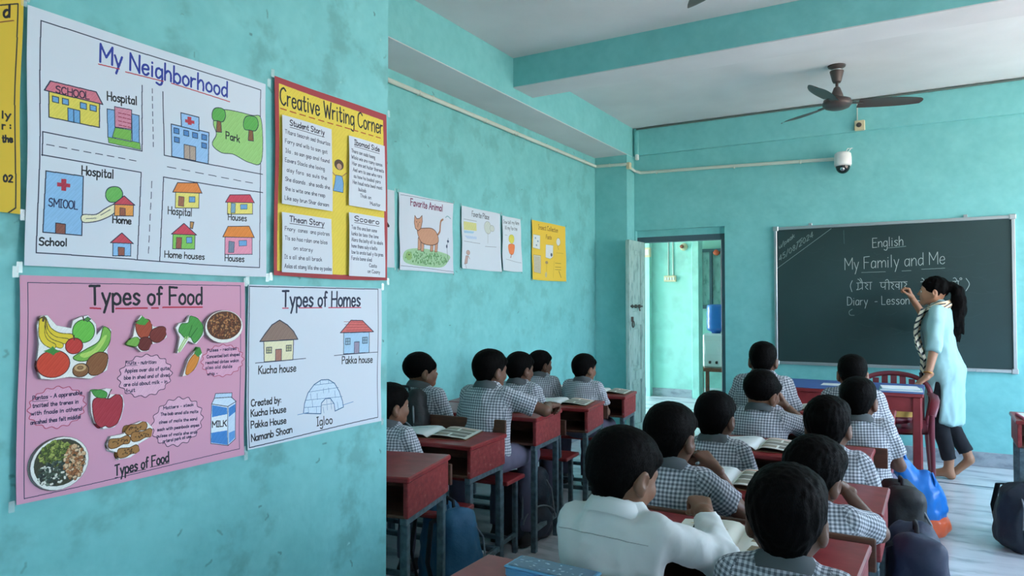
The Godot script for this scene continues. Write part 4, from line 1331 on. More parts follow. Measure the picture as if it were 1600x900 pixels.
func gingham_image() -> Image:
	var im := Image.create(64, 64, false, Image.FORMAT_RGBA8)
	var r := RandomNumberGenerator.new()
	r.seed = 3
	for y in 64:
		for x in 64:
			var k := int(x < 32) + int(y < 32)
			var c: Color = [rgb8(216, 217, 222), rgb8(156, 160, 168), rgb8(94, 99, 108)][k]
			var j := r.randf_range(-0.025, 0.025) + (0.02 if (x + y) % 4 < 2 else -0.02)
			im.set_pixel(x, y, Color(c.r + j, c.g + j, c.b + j))
	return im


func scarf_image() -> Image:
	var im := Image.create(128, 256, false, Image.FORMAT_RGBA8)
	for y in 256:
		for x in 128:
			var v := (y + x * 0.55)
			var c := rgb8(232, 222, 200)
			var ph := fposmod(v, 26.0)
			if ph < 9.0:
				c = rgb8(48, 54, 62)
			elif x > 92 and ph > 16.0:
				c = rgb8(226, 190, 150)
			im.set_pixel(x, y, c)
	return im


func make_materials() -> void:
	mat("skin_a", rgb8(104, 70, 53), 0.55)
	mat("skin_b", rgb8(126, 87, 66), 0.55)
	mat("skin_c", rgb8(168, 120, 92), 0.5)
	for k in ["skin_a", "skin_b", "skin_c"]:
		M[k].subsurf_scatter_enabled = true
		M[k].subsurf_scatter_strength = 0.08
	mat("hair", rgb8(9, 8, 8), 0.6)
	M.hair.metallic_specular = 0.14
	var hn := normal_tex(0.09, 5.0, 21, 256)
	M.hair.normal_enabled = true
	M.hair.normal_texture = hn
	M.hair.normal_scale = 0.6
	triplanar(M.hair, Vector3(20, 3, 20))
	mat("eye_white", rgb8(225, 222, 215), 0.25)
	mat("iris", rgb8(38, 24, 18), 0.2)
	mat("gingham", Color.WHITE, 0.85)
	M.gingham.albedo_texture = ImageTexture.create_from_image(gingham_image())
	M.gingham.uv1_scale = Vector3(74, 74, 74)
	mat("white_shirt", rgb8(212, 216, 214), 0.8)
	mat("grey_cloth", rgb8(80, 85, 88), 0.9)
	mat("seam_shade", rgb8(172, 176, 174), 0.9)  # shadow along the yoke seam, painted in as a grey tone
	mat("trousers", rgb8(104, 100, 120), 0.9)
	mat("shoe", rgb8(26, 25, 28), 0.5)
	mat("kurta", rgb8(156, 196, 198), 0.85)
	mat("black_cloth", rgb8(22, 23, 30), 0.9)
	mat("scarf", Color.WHITE, 0.9)
	M.scarf.albedo_texture = ImageTexture.create_from_image(scarf_image())
	mat("scarf_wrap", Color.WHITE, 0.9)
	M.scarf_wrap.albedo_texture = M.scarf.albedo_texture
	M.scarf_wrap.uv1_scale = Vector3(1.0, 0.3, 1.0)
	mat("gold", rgb8(190, 140, 70), 0.35, 0.9)


func wall_image() -> Image:
	var n := FastNoiseLite.new()
	n.noise_type = FastNoiseLite.TYPE_SIMPLEX_SMOOTH
	n.frequency = 0.012
	n.fractal_octaves = 5
	n.seed = 4
	var S := 768
	var im := Image.create(S, S, false, Image.FORMAT_RGBA8)
	var a := n.get_seamless_image(S, S)
	n.frequency = 0.05
	n.seed = 9
	var b := n.get_seamless_image(S, S)
	var c0 := rgb8(127, 203, 203)
	for y in S:
		for x in S:
			var v := (a.get_pixel(x, y).r - 0.5) * 0.045 + (b.get_pixel(x, y).r - 0.5) * 0.03
			im.set_pixel(x, y, Color(c0.r + v * 1.1, c0.g + v, c0.b + v * 0.95))
	return im


func scuffed_wall_image(grime: float, scrapes: int) -> Image:
	# the same paint with grime patches and scrapes
	var im := wall_image()
	var S := im.get_width()
	var n := FastNoiseLite.new()
	n.noise_type = FastNoiseLite.TYPE_SIMPLEX_SMOOTH
	n.frequency = 0.007
	n.fractal_octaves = 6
	n.fractal_gain = 0.62
	n.seed = 31
	var g := n.get_seamless_image(S, S)
	for y in S:
		for x in S:
			var v := smoothstep(0.50, 0.80, g.get_pixel(x, y).r)
			if v > 0.0:
				var c := im.get_pixel(x, y)
				im.set_pixel(x, y, c.lerp(rgb8(92, 150, 146), v * grime))
	var r := RandomNumberGenerator.new()
	r.seed = 12
	for i in scrapes:
		var p := Vector2(r.randf() * S, r.randf() * S)
		var ang := r.randf_range(-0.9, 0.9) + (PI / 2 if r.randf() < 0.6 else 0.0)
		var l := r.randf_range(1, 9)
		var q := PackedVector2Array([p, p + Vector2(cos(ang), sin(ang)) * l * 0.5 + Vector2(r.randf() * 3, 0), p + Vector2(cos(ang), sin(ang)) * l])
		var col: Color = [rgb8(98, 158, 156), rgb8(92, 146, 146), rgb8(150, 212, 210), rgb8(108, 168, 166)][r.randi() % 4]
		stroke(im, q, r.randf_range(0.8, 2.0), col)
	return im


func more_materials() -> void:
	mat("wall", Color.WHITE, 0.62)
	M.wall.albedo_texture = ImageTexture.create_from_image(wall_image())
	triplanar(M.wall, Vector3.ONE * 0.31, true)
	M.wall.normal_enabled = true
	M.wall.normal_texture = normal_tex(0.02, 4.0, 8)
	M.wall.normal_scale = 0.25
	mat("wall_scuffed", Color.WHITE, 0.62)
	M.wall_scuffed.albedo_texture = ImageTexture.create_from_image(scuffed_wall_image(0.45, 150))
	triplanar(M.wall_scuffed, Vector3.ONE * 0.55, true)
	M.wall_scuffed.normal_enabled = true
	M.wall_scuffed.normal_texture = M.wall.normal_texture
	M.wall_scuffed.normal_scale = 0.3
	mat("wall_stained", Color.WHITE, 0.62)
	M.wall_stained.albedo_texture = ImageTexture.create_from_image(scuffed_wall_image(0.24, 40))
	triplanar(M.wall_stained, Vector3.ONE * 0.43, true)
	M.wall_stained.normal_enabled = true
	M.wall_stained.normal_texture = M.wall.normal_texture
	M.wall_stained.normal_scale = 0.25
	mat("corridor_wall", rgb8(166, 226, 212), 0.7)
	M.corridor_wall.albedo_texture = noise_tex(0.01, [[0.0, Color(0.86, 0.88, 0.88)], [0.5, Color(1, 1, 1)], [1.0, Color(0.95, 0.96, 0.95)]], 512, 14, 5)
	triplanar(M.corridor_wall, Vector3.ONE * 0.4, true)
	mat("ceiling", Color.WHITE, 0.9)
	M.ceiling.albedo_texture = noise_tex(0.006, [[0.0, rgb8(212, 210, 212)], [1.0, rgb8(232, 230, 232)]], 512, 6, 4)
	triplanar(M.ceiling, Vector3.ONE * 0.3, true)
	mat("marble", Color.WHITE, 0.22)
	var fl := noise_tex(0.008, [[0.0, rgb8(140, 146, 152)], [0.28, rgb8(186, 191, 197)], [0.46, rgb8(208, 212, 217)], [0.72, rgb8(218, 221, 225)], [1.0, rgb8(200, 204, 209)]], 1024, 40, 6)
	fl.noise.domain_warp_enabled = true
	fl.noise.domain_warp_amplitude = 60.0
	fl.noise.domain_warp_frequency = 0.008
	M.marble.albedo_texture = fl
	triplanar(M.marble, Vector3(0.22, 0.5, 0.62), true)
	mat("skirting", rgb8(196, 202, 206), 0.35)
	M.skirting.albedo_texture = fl
	triplanar(M.skirting, Vector3(0.5, 0.9, 0.5), true)
	mat("inlay", rgb8(70, 92, 112), 0.3)
	# furniture
	mat("red_top", Color.WHITE, 0.33)
	M.red_top.albedo_texture = noise_tex(0.012, [[0.0, rgb8(128, 32, 36)], [0.45, rgb8(146, 42, 46)], [0.8, rgb8(154, 52, 54)], [1.0, rgb8(168, 78, 76)]], 512, 51, 5)
	triplanar(M.red_top, Vector3(1.6, 1.6, 2.4))
	mat("red_side", Color.WHITE, 0.5)
	M.red_side.albedo_texture = noise_tex(0.02, [[0.0, rgb8(116, 34, 36)], [0.45, rgb8(142, 44, 46)], [0.72, rgb8(150, 54, 54)], [0.86, rgb8(158, 78, 74)], [0.94, rgb8(176, 120, 110)], [1.0, rgb8(196, 160, 148)]], 512, 61, 6)
	triplanar(M.red_side, Vector3(2.2, 3.0, 2.2))
	mat("dark_wood", Color.WHITE, 0.6)
	M.dark_wood.albedo_texture = noise_tex(0.02, [[0.0, rgb8(76, 46, 36)], [1.0, rgb8(112, 72, 54)]], 256, 71, 4)
	triplanar(M.dark_wood, Vector3(1.2, 6, 6))
	mat("brown_wood", Color.WHITE, 0.55)
	M.brown_wood.albedo_texture = noise_tex(0.02, [[0.0, rgb8(96, 52, 36)], [1.0, rgb8(150, 92, 62)]], 256, 73, 4)
	triplanar(M.brown_wood, Vector3(6, 1.2, 6))
	mat("worn_edge", rgb8(176, 138, 130), 0.7)
	mat("steel_paint", Color.WHITE, 0.45)
	M.steel_paint.albedo_texture = noise_tex(0.03, [[0.0, rgb8(62, 78, 86)], [0.6, rgb8(88, 108, 116)], [0.92, rgb8(100, 120, 128)], [1.0, rgb8(128, 112, 100)]], 256, 81, 5)
	triplanar(M.steel_paint, Vector3(3, 3, 3))
	mat("blue_top", rgb8(74, 104, 164), 0.4)
	mat("table_red", Color.WHITE, 0.4)
	M.table_red.albedo_texture = noise_tex(0.015, [[0.0, rgb8(138, 44, 48)], [1.0, rgb8(164, 62, 66)]], 256, 52, 4)
	triplanar(M.table_red, Vector3(2, 2, 2))
	mat("maroon_plastic", rgb8(116, 46, 58), 0.32)
	# fittings
	mat("tape", Color(0.92, 0.95, 0.95, 0.22), 0.15)
	M.tape.transparency = BaseMaterial3D.TRANSPARENCY_ALPHA
	mat("pvc", rgb8(216, 220, 208), 0.4)
	mat("white_plastic", rgb8(236, 236, 234), 0.35)
	mat("cream_plastic", rgb8(222, 206, 168), 0.4)
	mat("black_gloss", rgb8(14, 15, 20), 0.08)
	mat("fan_brown", rgb8(84, 73, 71), 0.4, 0.2)
	mat("chrome", rgb8(205, 205, 205), 0.2, 1.0)
	mat("aluminium", rgb8(190, 196, 200), 0.38, 0.85)
	mat("door_paint", Color.WHITE, 0.55)
	M.door_paint.albedo_texture = noise_tex(0.02, [[0.0, rgb8(112, 146, 142)], [0.35, rgb8(158, 190, 184)], [1.0, rgb8(178, 206, 200)]], 256, 91, 5)
	triplanar(M.door_paint, Vector3(2, 1.0, 2))
	mat("frame_paint", rgb8(72, 98, 108), 0.5)
	mat("iron", rgb8(84, 80, 76), 0.5, 0.7)
	mat("dark_line", rgb8(96, 112, 108), 0.6)
	mat("water_blue", rgb8(30, 120, 214), 0.12)
	M.water_blue.clearcoat_enabled = true
	mat("glass", Color(0.85, 0.95, 0.95, 0.25), 0.05)
	M.glass.transparency = BaseMaterial3D.TRANSPARENCY_ALPHA
	mat("outside_green", rgb8(70, 104, 60), 0.9)
	mat("chalk", rgb8(240, 240, 236), 0.9)
	# bags
	for k in [["navy_bag", rgb8(30, 38, 66)], ["black_bag", rgb8(22, 22, 25)], ["blue_bag", rgb8(46, 98, 132)], ["dark_navy", rgb8(30, 38, 52)]]:
		mat(k[0], k[1], 0.62)
		M[k[0]].normal_enabled = true
		M[k[0]].normal_texture = M.wall.normal_texture
		M[k[0]].normal_scale = 0.6
		triplanar(M[k[0]], Vector3(5, 5, 5))
	mat("strap", rgb8(26, 28, 36), 0.8)
	mat("zip_grey", rgb8(120, 124, 130), 0.5)
	mat("bag_blue", rgb8(28, 120, 206), 0.35)
	mat("bag_orange", rgb8(222, 98, 58), 0.35)
	mat("yellow_cloth", rgb8(206, 164, 84), 0.8)
	mat("tin_blue", rgb8(98, 164, 206), 0.3)
	mat("pen_black", rgb8(24, 24, 28), 0.3)
	mat("cover_brown", rgb8(120, 84, 60), 0.6)
	mat("cover_green", rgb8(150, 200, 190), 0.5)
	mat("cover_blue", rgb8(70, 110, 190), 0.4)
	mat("cover_pink", rgb8(214, 96, 120), 0.5)


# ---------------------------------------------------------------- materials
var M := {}
var names_used := {}
var rng := RandomNumberGenerator.new()


func mat(key: String, c: Color, rough := 0.7, metal := 0.0) -> StandardMaterial3D:
	var m := StandardMaterial3D.new()
	m.resource_name = key
	m.albedo_color = c
	m.roughness = rough
	m.metallic = metal
	M[key] = m
	return m


func rgb8(r: float, g: float, b: float) -> Color:
	return Color(r / 255.0, g / 255.0, b / 255.0)


func noise_tex(freq: float, stops: Array, size := 512, sd := 1, oct := 4, kind := FastNoiseLite.TYPE_SIMPLEX_SMOOTH) -> NoiseTexture2D:
	var n := FastNoiseLite.new()
	n.noise_type = kind
	n.frequency = freq
	n.seed = sd
	n.fractal_octaves = oct
	var t := NoiseTexture2D.new()
	t.width = size
	t.height = size
	t.seamless = true
	t.noise = n
	var g := Gradient.new()
	var offs := PackedFloat32Array()
	var cols := PackedColorArray()
	for s in stops:
		offs.append(s[0])
		cols.append(s[1])
	g.offsets = offs
	g.colors = cols
	t.color_ramp = g
	return t


func normal_tex(freq: float, strength: float, sd := 3, size := 512) -> NoiseTexture2D:
	var n := FastNoiseLite.new()
	n.noise_type = FastNoiseLite.TYPE_SIMPLEX_SMOOTH
	n.frequency = freq
	n.seed = sd
	var t := NoiseTexture2D.new()
	t.width = size
	t.height = size
	t.seamless = true
	t.as_normal_map = true
	t.bump_strength = strength
	t.noise = n
	return t


func triplanar(m: StandardMaterial3D, scale: Vector3, world := false, sharp := 4.0) -> StandardMaterial3D:
	m.uv1_triplanar = true
	m.uv1_world_triplanar = world
	m.uv1_triplanar_sharpness = sharp
	m.uv1_scale = scale
	return m


# ---------------------------------------------------------------- objects
func numbered(called: String) -> String:
	var n: int = names_used.get(called, 0)
	names_used[called] = n + 1
	return called if n == 0 else "%s_%03d" % [called, n]


func tag(o: Node3D, label: String, category := "", group := "", kind := "") -> Node3D:
	if label:
		o.set_meta("label", label)
	if category:
		o.set_meta("category", category)
	if group:
		o.set_meta("group", group)
	if kind:
		o.set_meta("kind", kind)
	return o


func base(called: String, at: Vector3, turn := 0.0) -> Node3D:
	var o := Node3D.new()
	o.name = numbered(called)
	add_child(o)
	o.position = at
	o.rotation.y = turn
	return o


func copy_of(o: Node3D, at: Vector3, turn := 0.0) -> Node3D:
	var c: Node3D = o.duplicate()
	var stem := String(o.name)
	var re := RegEx.create_from_string("_\\d{3}$")
	c.name = numbered(re.sub(stem, ""))
	add_child(c)
	c.position = at
	c.rotation.y = turn
	return c


func mb() -> SurfaceTool:
	var st := SurfaceTool.new()
	st.begin(Mesh.PRIMITIVE_TRIANGLES)
	return st


func put(called: String, mesh: Mesh, m: Material, parent: Node = null) -> MeshInstance3D:
	var o := MeshInstance3D.new()
	o.mesh = mesh
	o.material_override = m
	if parent == null or parent == self:
		o.name = numbered(called)
		add_child(o, true)
	else:
		o.name = called
		parent.add_child(o, true)
	return o


func obj(called: String, st: SurfaceTool, m: Material, parent: Node = null) -> MeshInstance3D:
	return put(called, st.commit(), m, parent)


func struct(called: String, st: SurfaceTool, m: Material) -> MeshInstance3D:
	var o := obj(called, st, m)
	o.set_meta("kind", "structure")
	return o


# ---------------------------------------------------------------- shapes (flat faces carry their own normals)
func tri(st: SurfaceTool, a: Vector3, b: Vector3, c: Vector3, outward: Vector3) -> void:
	var n := (c - a).cross(b - a)
	if n.length_squared() < 1e-16:
		return
	n = n.normalized()
	var flip := n.dot(outward) < 0.0
	if flip:
		n = -n
	st.set_normal(n)
	st.set_uv(Vector2.ZERO)
	st.add_vertex(a)
	st.set_normal(n)
	st.set_uv(Vector2.ZERO)
	st.add_vertex(c if flip else b)
	st.set_normal(n)
	st.set_uv(Vector2.ZERO)
	st.add_vertex(b if flip else c)


func quad(st: SurfaceTool, a: Vector3, b: Vector3, c: Vector3, d: Vector3, outward: Vector3) -> void:
	tri(st, a, b, c, outward)
	tri(st, a, c, d, outward)


# box with chamfered edges
func bx(st: SurfaceTool, c: Vector3, s: Vector3, bev := 0.004, t := Transform3D()) -> void:
	var h := s * 0.5
	var e := minf(bev, minf(h.x, minf(h.y, h.z)) * 0.9)
	var sg := [-1.0, 1.0]
	var P := func(v: Vector3) -> Vector3: return t * (c + v)
	var B := t.basis
	if e <= 0.0005:
		for ax in 3:
			var u := (ax + 1) % 3
			var w := (ax + 2) % 3
			for q in sg:
				var vs := []
				for k in [[-1, -1], [1, -1], [1, 1], [-1, 1]]:
					var v := Vector3()
					v[ax] = h[ax] * q
					v[u] = h[u] * k[0]
					v[w] = h[w] * k[1]
					vs.append(P.call(v))
				var n := Vector3()
				n[ax] = q
				quad(st, vs[0], vs[1], vs[2], vs[3], B * n)
		return
	for ax in 3:
		var u := (ax + 1) % 3
		var w := (ax + 2) % 3
		for q in sg:
			var vs := []
			for k in [[-1, -1], [1, -1], [1, 1], [-1, 1]]:
				var v := Vector3()
				v[ax] = h[ax] * q
				v[u] = (h[u] - e) * k[0]
				v[w] = (h[w] - e) * k[1]
				vs.append(P.call(v))
			var n := Vector3()
			n[ax] = q
			quad(st, vs[0], vs[1], vs[2], vs[3], B * n)
		# edges along ax
		for qu in sg:
			for qw in sg:
				var vs := []
				for k in [-1.0, 1.0]:
					var v1 := Vector3()
					v1[ax] = (h[ax] - e) * k
					v1[u] = h[u] * qu
					v1[w] = (h[w] - e) * qw
					var v2 := Vector3()
					v2[ax] = (h[ax] - e) * k
					v2[u] = (h[u] - e) * qu
					v2[w] = h[w] * qw
					vs.append(P.call(v1))
					vs.append(P.call(v2))
				var n := Vector3()
				n[u] = qu
				n[w] = qw
				quad(st, vs[0], vs[1], vs[3], vs[2], B * n)
	for a in sg:
		for b in sg:
			for d in sg:
				tri(st, P.call(Vector3(a * h.x, b * (h.y - e), d * (h.z - e))), P.call(Vector3(a * (h.x - e), b * h.y, d * (h.z - e))), P.call(Vector3(a * (h.x - e), b * (h.y - e), d * h.z)), B * Vector3(a, b, d))


# box from two corners
func bc(st: SurfaceTool, a: Vector3, b: Vector3, bev := 0.0) -> void:
	bx(st, (a + b) * 0.5, (b - a).abs(), bev)


func box_obj(called: String, c: Vector3, s: Vector3, m: Material, parent: Node = null, bev := 0.004) -> MeshInstance3D:
	var st := mb()
	bx(st, c, s, bev)
	return obj(called, st, m, parent)


# square or rectangular bar between two points
func bar(st: SurfaceTool, a: Vector3, b: Vector3, w: float, h: float, bev := 0.002) -> void:
	var d := b - a
	var z := d.normalized()
	var upv := Vector3.UP if absf(z.y) < 0.95 else Vector3.RIGHT
	var x := upv.cross(z).normalized()
	var y := z.cross(x)
	bx(st, Vector3.ZERO, Vector3(w, h, d.length()), bev, Transform3D(Basis(x, y, z), (a + b) * 0.5))


# smooth round tube along a path; radii may vary
func tube(st: SurfaceTool, pts: Array, radii, sides := 10, caps := true, flat := 1.0) -> void:
	var n := pts.size()
	var last_x := Vector3.ZERO
	var rings := []
	for i in n:
		var p: Vector3 = pts[i]
		var d: Vector3 = (pts[mini(i + 1, n - 1)] - pts[maxi(i - 1, 0)]).normalized()
		var x: Vector3
		if last_x == Vector3.ZERO:
			x = (Vector3.UP if absf(d.y) < 0.9 else Vector3.RIGHT).cross(d).normalized()
		else:
			x = (last_x - d * last_x.dot(d)).normalized()
		last_x = x
		var y := d.cross(x)
		var r: float = radii[i] if radii is Array else radii
		var ring := []
		for k in sides:
			var a := TAU * k / sides
			var nn := x * cos(a) + y * sin(a) * flat
			ring.append([p + nn * r, (x * cos(a) * flat + y * sin(a)).normalized(), Vector2(float(k) / sides, float(i) / (n - 1))])
		rings.append(ring)
	for i in n - 1:
		for k in sides:
			var k2 := (k + 1) % sides
			var q := [rings[i][k], rings[i][k2], rings[i + 1][k2], rings[i + 1][k]]
			for f in [[0, 1, 2], [0, 2, 3]]:
				smooth_tri(st, q[f[0]], q[f[1]], q[f[2]])
	if caps:
		for e in [0, n - 1]:
			var c: Vector3 = pts[e]
			var outw: Vector3 = (pts[0] - pts[1]) if e == 0 else (pts[n - 1] - pts[n - 2])
			for k in sides:
				tri(st, c, rings[e][k][0], rings[e][(k + 1) % sides][0], outw)


func smooth_tri(st: SurfaceTool, a: Array, b: Array, c: Array) -> void:
	var n: Vector3 = (c[0] - a[0]).cross(b[0] - a[0])
	if n.length_squared() < 1e-18:
		return
	var s: Vector3 = a[1] + b[1] + c[1]
	var o := [a, b, c] if n.dot(s) >= 0.0 else [a, c, b]
	for v in o:
		st.set_normal(v[1])
		if v.size() > 2:
			st.set_uv(v[2])
		st.add_vertex(v[0])


# surface of revolution round y; profile [[r, y], ...] from bottom to top
func lathe(st: SurfaceTool, prof: Array, at := Vector3.ZERO, sides := 24, t := Transform3D()) -> void:
	var n := prof.size()
	var nrm := []
	for i in n:
		var a: Array = prof[maxi(i - 1, 0)]
		var b: Array = prof[mini(i + 1, n - 1)]
		var v := Vector2(b[1] - a[1], a[0] - b[0])
		nrm.append(v.normalized() if v.length() > 1e-9 else Vector2(0, 1))
	for i in n - 1:
		for k in sides:
			var q := []
			for e in [[i, k], [i, k + 1], [i + 1, k + 1], [i + 1, k]]:
				var a: float = TAU * e[1] / sides
				var d := Vector3(cos(a), 0, sin(a))
				var p: Array = prof[e[0]]
				var nn: Vector2 = nrm[e[0]]
				q.append([t * (at + d * p[0] + Vector3(0, p[1], 0)), (t.basis * (d * nn.x + Vector3(0, nn.y, 0))).normalized(), Vector2(float(e[1]) / sides, float(e[0]) / (n - 1))])
			smooth_tri(st, q[0], q[1], q[2])
			smooth_tri(st, q[0], q[2], q[3])


# flat polygon (x, y) pushed from z0 to z1, placed by t
func prism(st: SurfaceTool, poly: PackedVector2Array, z0: float, z1: float, t := Transform3D()) -> void:
	var idx := Geometry2D.triangulate_polygon(poly)
	for i in range(0, idx.size(), 3):
		for z in [z0, z1]:
			tri(st, t * Vector3(poly[idx[i]].x, poly[idx[i]].y, z), t * Vector3(poly[idx[i + 1]].x, poly[idx[i + 1]].y, z), t * Vector3(poly[idx[i + 2]].x, poly[idx[i + 2]].y, z), t.basis * Vector3(0, 0, (1.0 if z == maxf(z0, z1) else -1.0)))
	var n := poly.size()
	var cw := Geometry2D.is_polygon_clockwise(poly)
	for i in n:
		var a := poly[i]
		var b := poly[(i + 1) % n]
		var d := (b - a).orthogonal() * (1.0 if cw else -1.0)
		# orthogonal() turns left of travel; flip so that it points out of the outline
		var outv := t.basis * Vector3(-d.x, -d.y, 0) if not cw else t.basis * Vector3(-d.x, -d.y, 0)
		var m := (a + b) * 0.5
		var probe := m - d.normalized() * 0.0005
		if Geometry2D.is_point_in_polygon(probe, poly):
			outv = -outv
		quad(st, t * Vector3(a.x, a.y, z0), t * Vector3(b.x, b.y, z0), t * Vector3(b.x, b.y, z1), t * Vector3(a.x, a.y, z1), outv)


# curved sheet: rows of points, given thickness, uv over the grid
func sheet(st: SurfaceTool, rows: Array, thick: float) -> void:
	var nr := rows.size()
	var nc: int = rows[0].size()
	var N := []
	for i in nr:
		var r := []
		for j in nc:
			var du: Vector3 = rows[i][mini(j + 1, nc - 1)] - rows[i][maxi(j - 1, 0)]
			var dv: Vector3 = rows[mini(i + 1, nr - 1)][j] - rows[maxi(i - 1, 0)][j]
			r.append(dv.cross(du).normalized())
		N.append(r)
	for side in 2:
		var sg := 1.0 if side == 0 else -1.0
		for i in nr - 1:
			for j in nc - 1:
				var q := []
				for e in [[i, j], [i, j + 1], [i + 1, j + 1], [i + 1, j]]:
					q.append([rows[e[0]][e[1]] + N[e[0]][e[1]] * (0.0 if side == 0 else -thick), N[e[0]][e[1]] * sg, Vector2(float(e[1]) / (nc - 1), float(e[0]) / (nr - 1))])
				smooth_tri(st, q[0], q[1], q[2])
				smooth_tri(st, q[0], q[2], q[3])


# ---------------------------------------------------------------- blended bodies (distance fields meshed as surface nets)
class Field:
	var T := PackedInt32Array()      # 0 tapered capsule, 1 ellipsoid
	var A := PackedVector3Array()
	var AB := PackedVector3Array()
	var IL := PackedFloat32Array()
	var R0 := PackedFloat32Array()
	var R1 := PackedFloat32Array()
	var K := PackedFloat32Array()
	var MM: Array[Basis] = []
	var OP := PackedInt32Array()     # 1 join, -1 carve, 2 join, cut square at the far end
	var G := PackedInt32Array()      # which bone's frame the cloth pattern follows
	var lo := Vector3(9, 9, 9)
	var hi := Vector3(-9, -9, -9)
	var wrinkle: FastNoiseLite = null
	var wamp := 0.0
	var wscale := Vector3.ONE

	func grow(p: Vector3, r: float) -> void:
		lo = lo.min(p - Vector3.ONE * r)
		hi = hi.max(p + Vector3.ONE * r)

	func cap(a: Vector3, b: Vector3, ra: float, rb: float, k := 0.02, op := 1, g := 0) -> void:
		T.append(0)
		A.append(a)
		AB.append(b - a)
		IL.append(1.0 / maxf((b - a).length_squared(), 1e-9))
		R0.append(ra)
		R1.append(rb)
		K.append(k)
		MM.append(Basis())
		OP.append(op)
		G.append(g)
		if op > 0:
			grow(a, ra)
			grow(b, rb)

	func ell(c: Vector3, r: Vector3, k := 0.02, rot := Basis(), op := 1, g := 0) -> void:
		T.append(1)
		A.append(c)
		AB.append(Vector3.ZERO)
		IL.append(0.0)
		R0.append(maxf(r.x, maxf(r.y, r.z)))
		R1.append(0.0)
		K.append(k)
		MM.append(Basis.from_scale(Vector3(1.0 / r.x, 1.0 / r.y, 1.0 / r.z)) * rot.transposed())
		OP.append(op)
		G.append(g)
		if op > 0:
			grow(c, R0[R0.size() - 1])

	func one(i: int, p: Vector3) -> float:
		if T[i] == 0:
			var v := p - A[i]
			var ab := AB[i]
			var t := v.dot(ab) * IL[i]
			var tc := clampf(t, 0.0, 1.0)
			var d := (v - ab * tc).length() - (R0[i] + (R1[i] - R0[i]) * tc)
			if OP[i] == 2:
				d = maxf(d, (t - 1.0) / sqrt(IL[i]))
			return d
		var m := MM[i]
		var q := m * (p - A[i])
		var l := q.length()
		if l < 1e-6:
			return -0.05
		var g := m.transposed() * q
		return l * (l - 1.0) / g.length()

	func ev(p: Vector3, list: PackedInt32Array) -> float:
		var d := 1.0
		for i in list:
			var e: float
			if T[i] == 0:
				var v := p - A[i]
				var ab := AB[i]
				var t := v.dot(ab) * IL[i]
				var tc := clampf(t, 0.0, 1.0)
				e = (v - ab * tc).length() - (R0[i] + (R1[i] - R0[i]) * tc)
				if OP[i] == 2:
					e = maxf(e, (t - 1.0) / sqrt(IL[i]))
			else:
				var m := MM[i]
				var q := m * (p - A[i])
				var l := q.length()
				e = l * (l - 1.0) / maxf((q * m).length(), 1e-6)
			var k := K[i]
			if OP[i] > 0:
				var h := k - absf(d - e)
				if h > 0.0:
					d = minf(d, e) - h * h / (4.0 * k)
				elif e < d:
					d = e
			else:
				e = -e
				var h2 := k - absf(d - e)
				if h2 > 0.0:
					d = maxf(d, e) + h2 * h2 / (4.0 * k)
				elif e > d:
					d = e
		return d

	# adds the surface to st; frames give the pattern's axes for each bone (uv in metres)
	func mesh(st: SurfaceTool, cell: float, frames := []) -> void:
		var pad := cell * 2.5 + wamp
		var o := lo - Vector3.ONE * pad
		var ext := hi - lo + Vector3.ONE * pad * 2.0
		var BS := 4
		var bxn := int(ceil(ext.x / (cell * BS)))
		var byn := int(ceil(ext.y / (cell * BS)))
		var bzn := int(ceil(ext.z / (cell * BS)))
		var nx := bxn * BS + 1
		var ny := byn * BS + 1
		var nz := bzn * BS + 1
		var sy := nx
		var sz := nx * ny
		var V := PackedFloat32Array()
		V.resize(nx * ny * nz)
		V.fill(99.0)
		var all := PackedInt32Array(range(T.size()))
		var reach := cell * BS * 0.87
		var active: Array[Vector3i] = []
		for bk in bzn:
			for bj in byn:
				for bi in bxn:
					var c := o + Vector3(bi + 0.5, bj + 0.5, bk + 0.5) * cell * BS
					var near := PackedInt32Array()
					var dmin := 9.0
					for i in all:
						var e := one(i, c)
						if e < reach * 1.3 + K[i] + 0.006:
							near.append(i)
						if OP[i] > 0 and e < dmin:
							dmin = e
					if dmin > reach * 1.3 + 0.006 + wamp or near.is_empty():
						continue
					if absf(ev(c, near)) > reach * 1.4 + 0.004 + wamp:
						continue
					active.append(Vector3i(bi, bj, bk))
					for dk in BS + 1:
						for dj in BS + 1:
							var row := (bk * BS + dk) * sz + (bj * BS + dj) * sy + bi * BS
							for di in BS + 1:
								if V[row + di] > 90.0:
									var p := o + Vector3(bi * BS + di, bj * BS + dj, bk * BS + dk) * cell
									var d := ev(p, near)
									if wrinkle and absf(d) < cell * 2.0 + wamp:
										d += wamp * wrinkle.get_noise_3dv(p * wscale)
									V[row + di] = d
		var ID := PackedInt32Array()
		ID.resize(nx * ny * nz)
		ID.fill(-1)
		var P := PackedVector3Array()
		var N := PackedVector3Array()
		var GR := PackedInt32Array()
		var cells := PackedInt32Array()
		var multi := frames.size() > 1
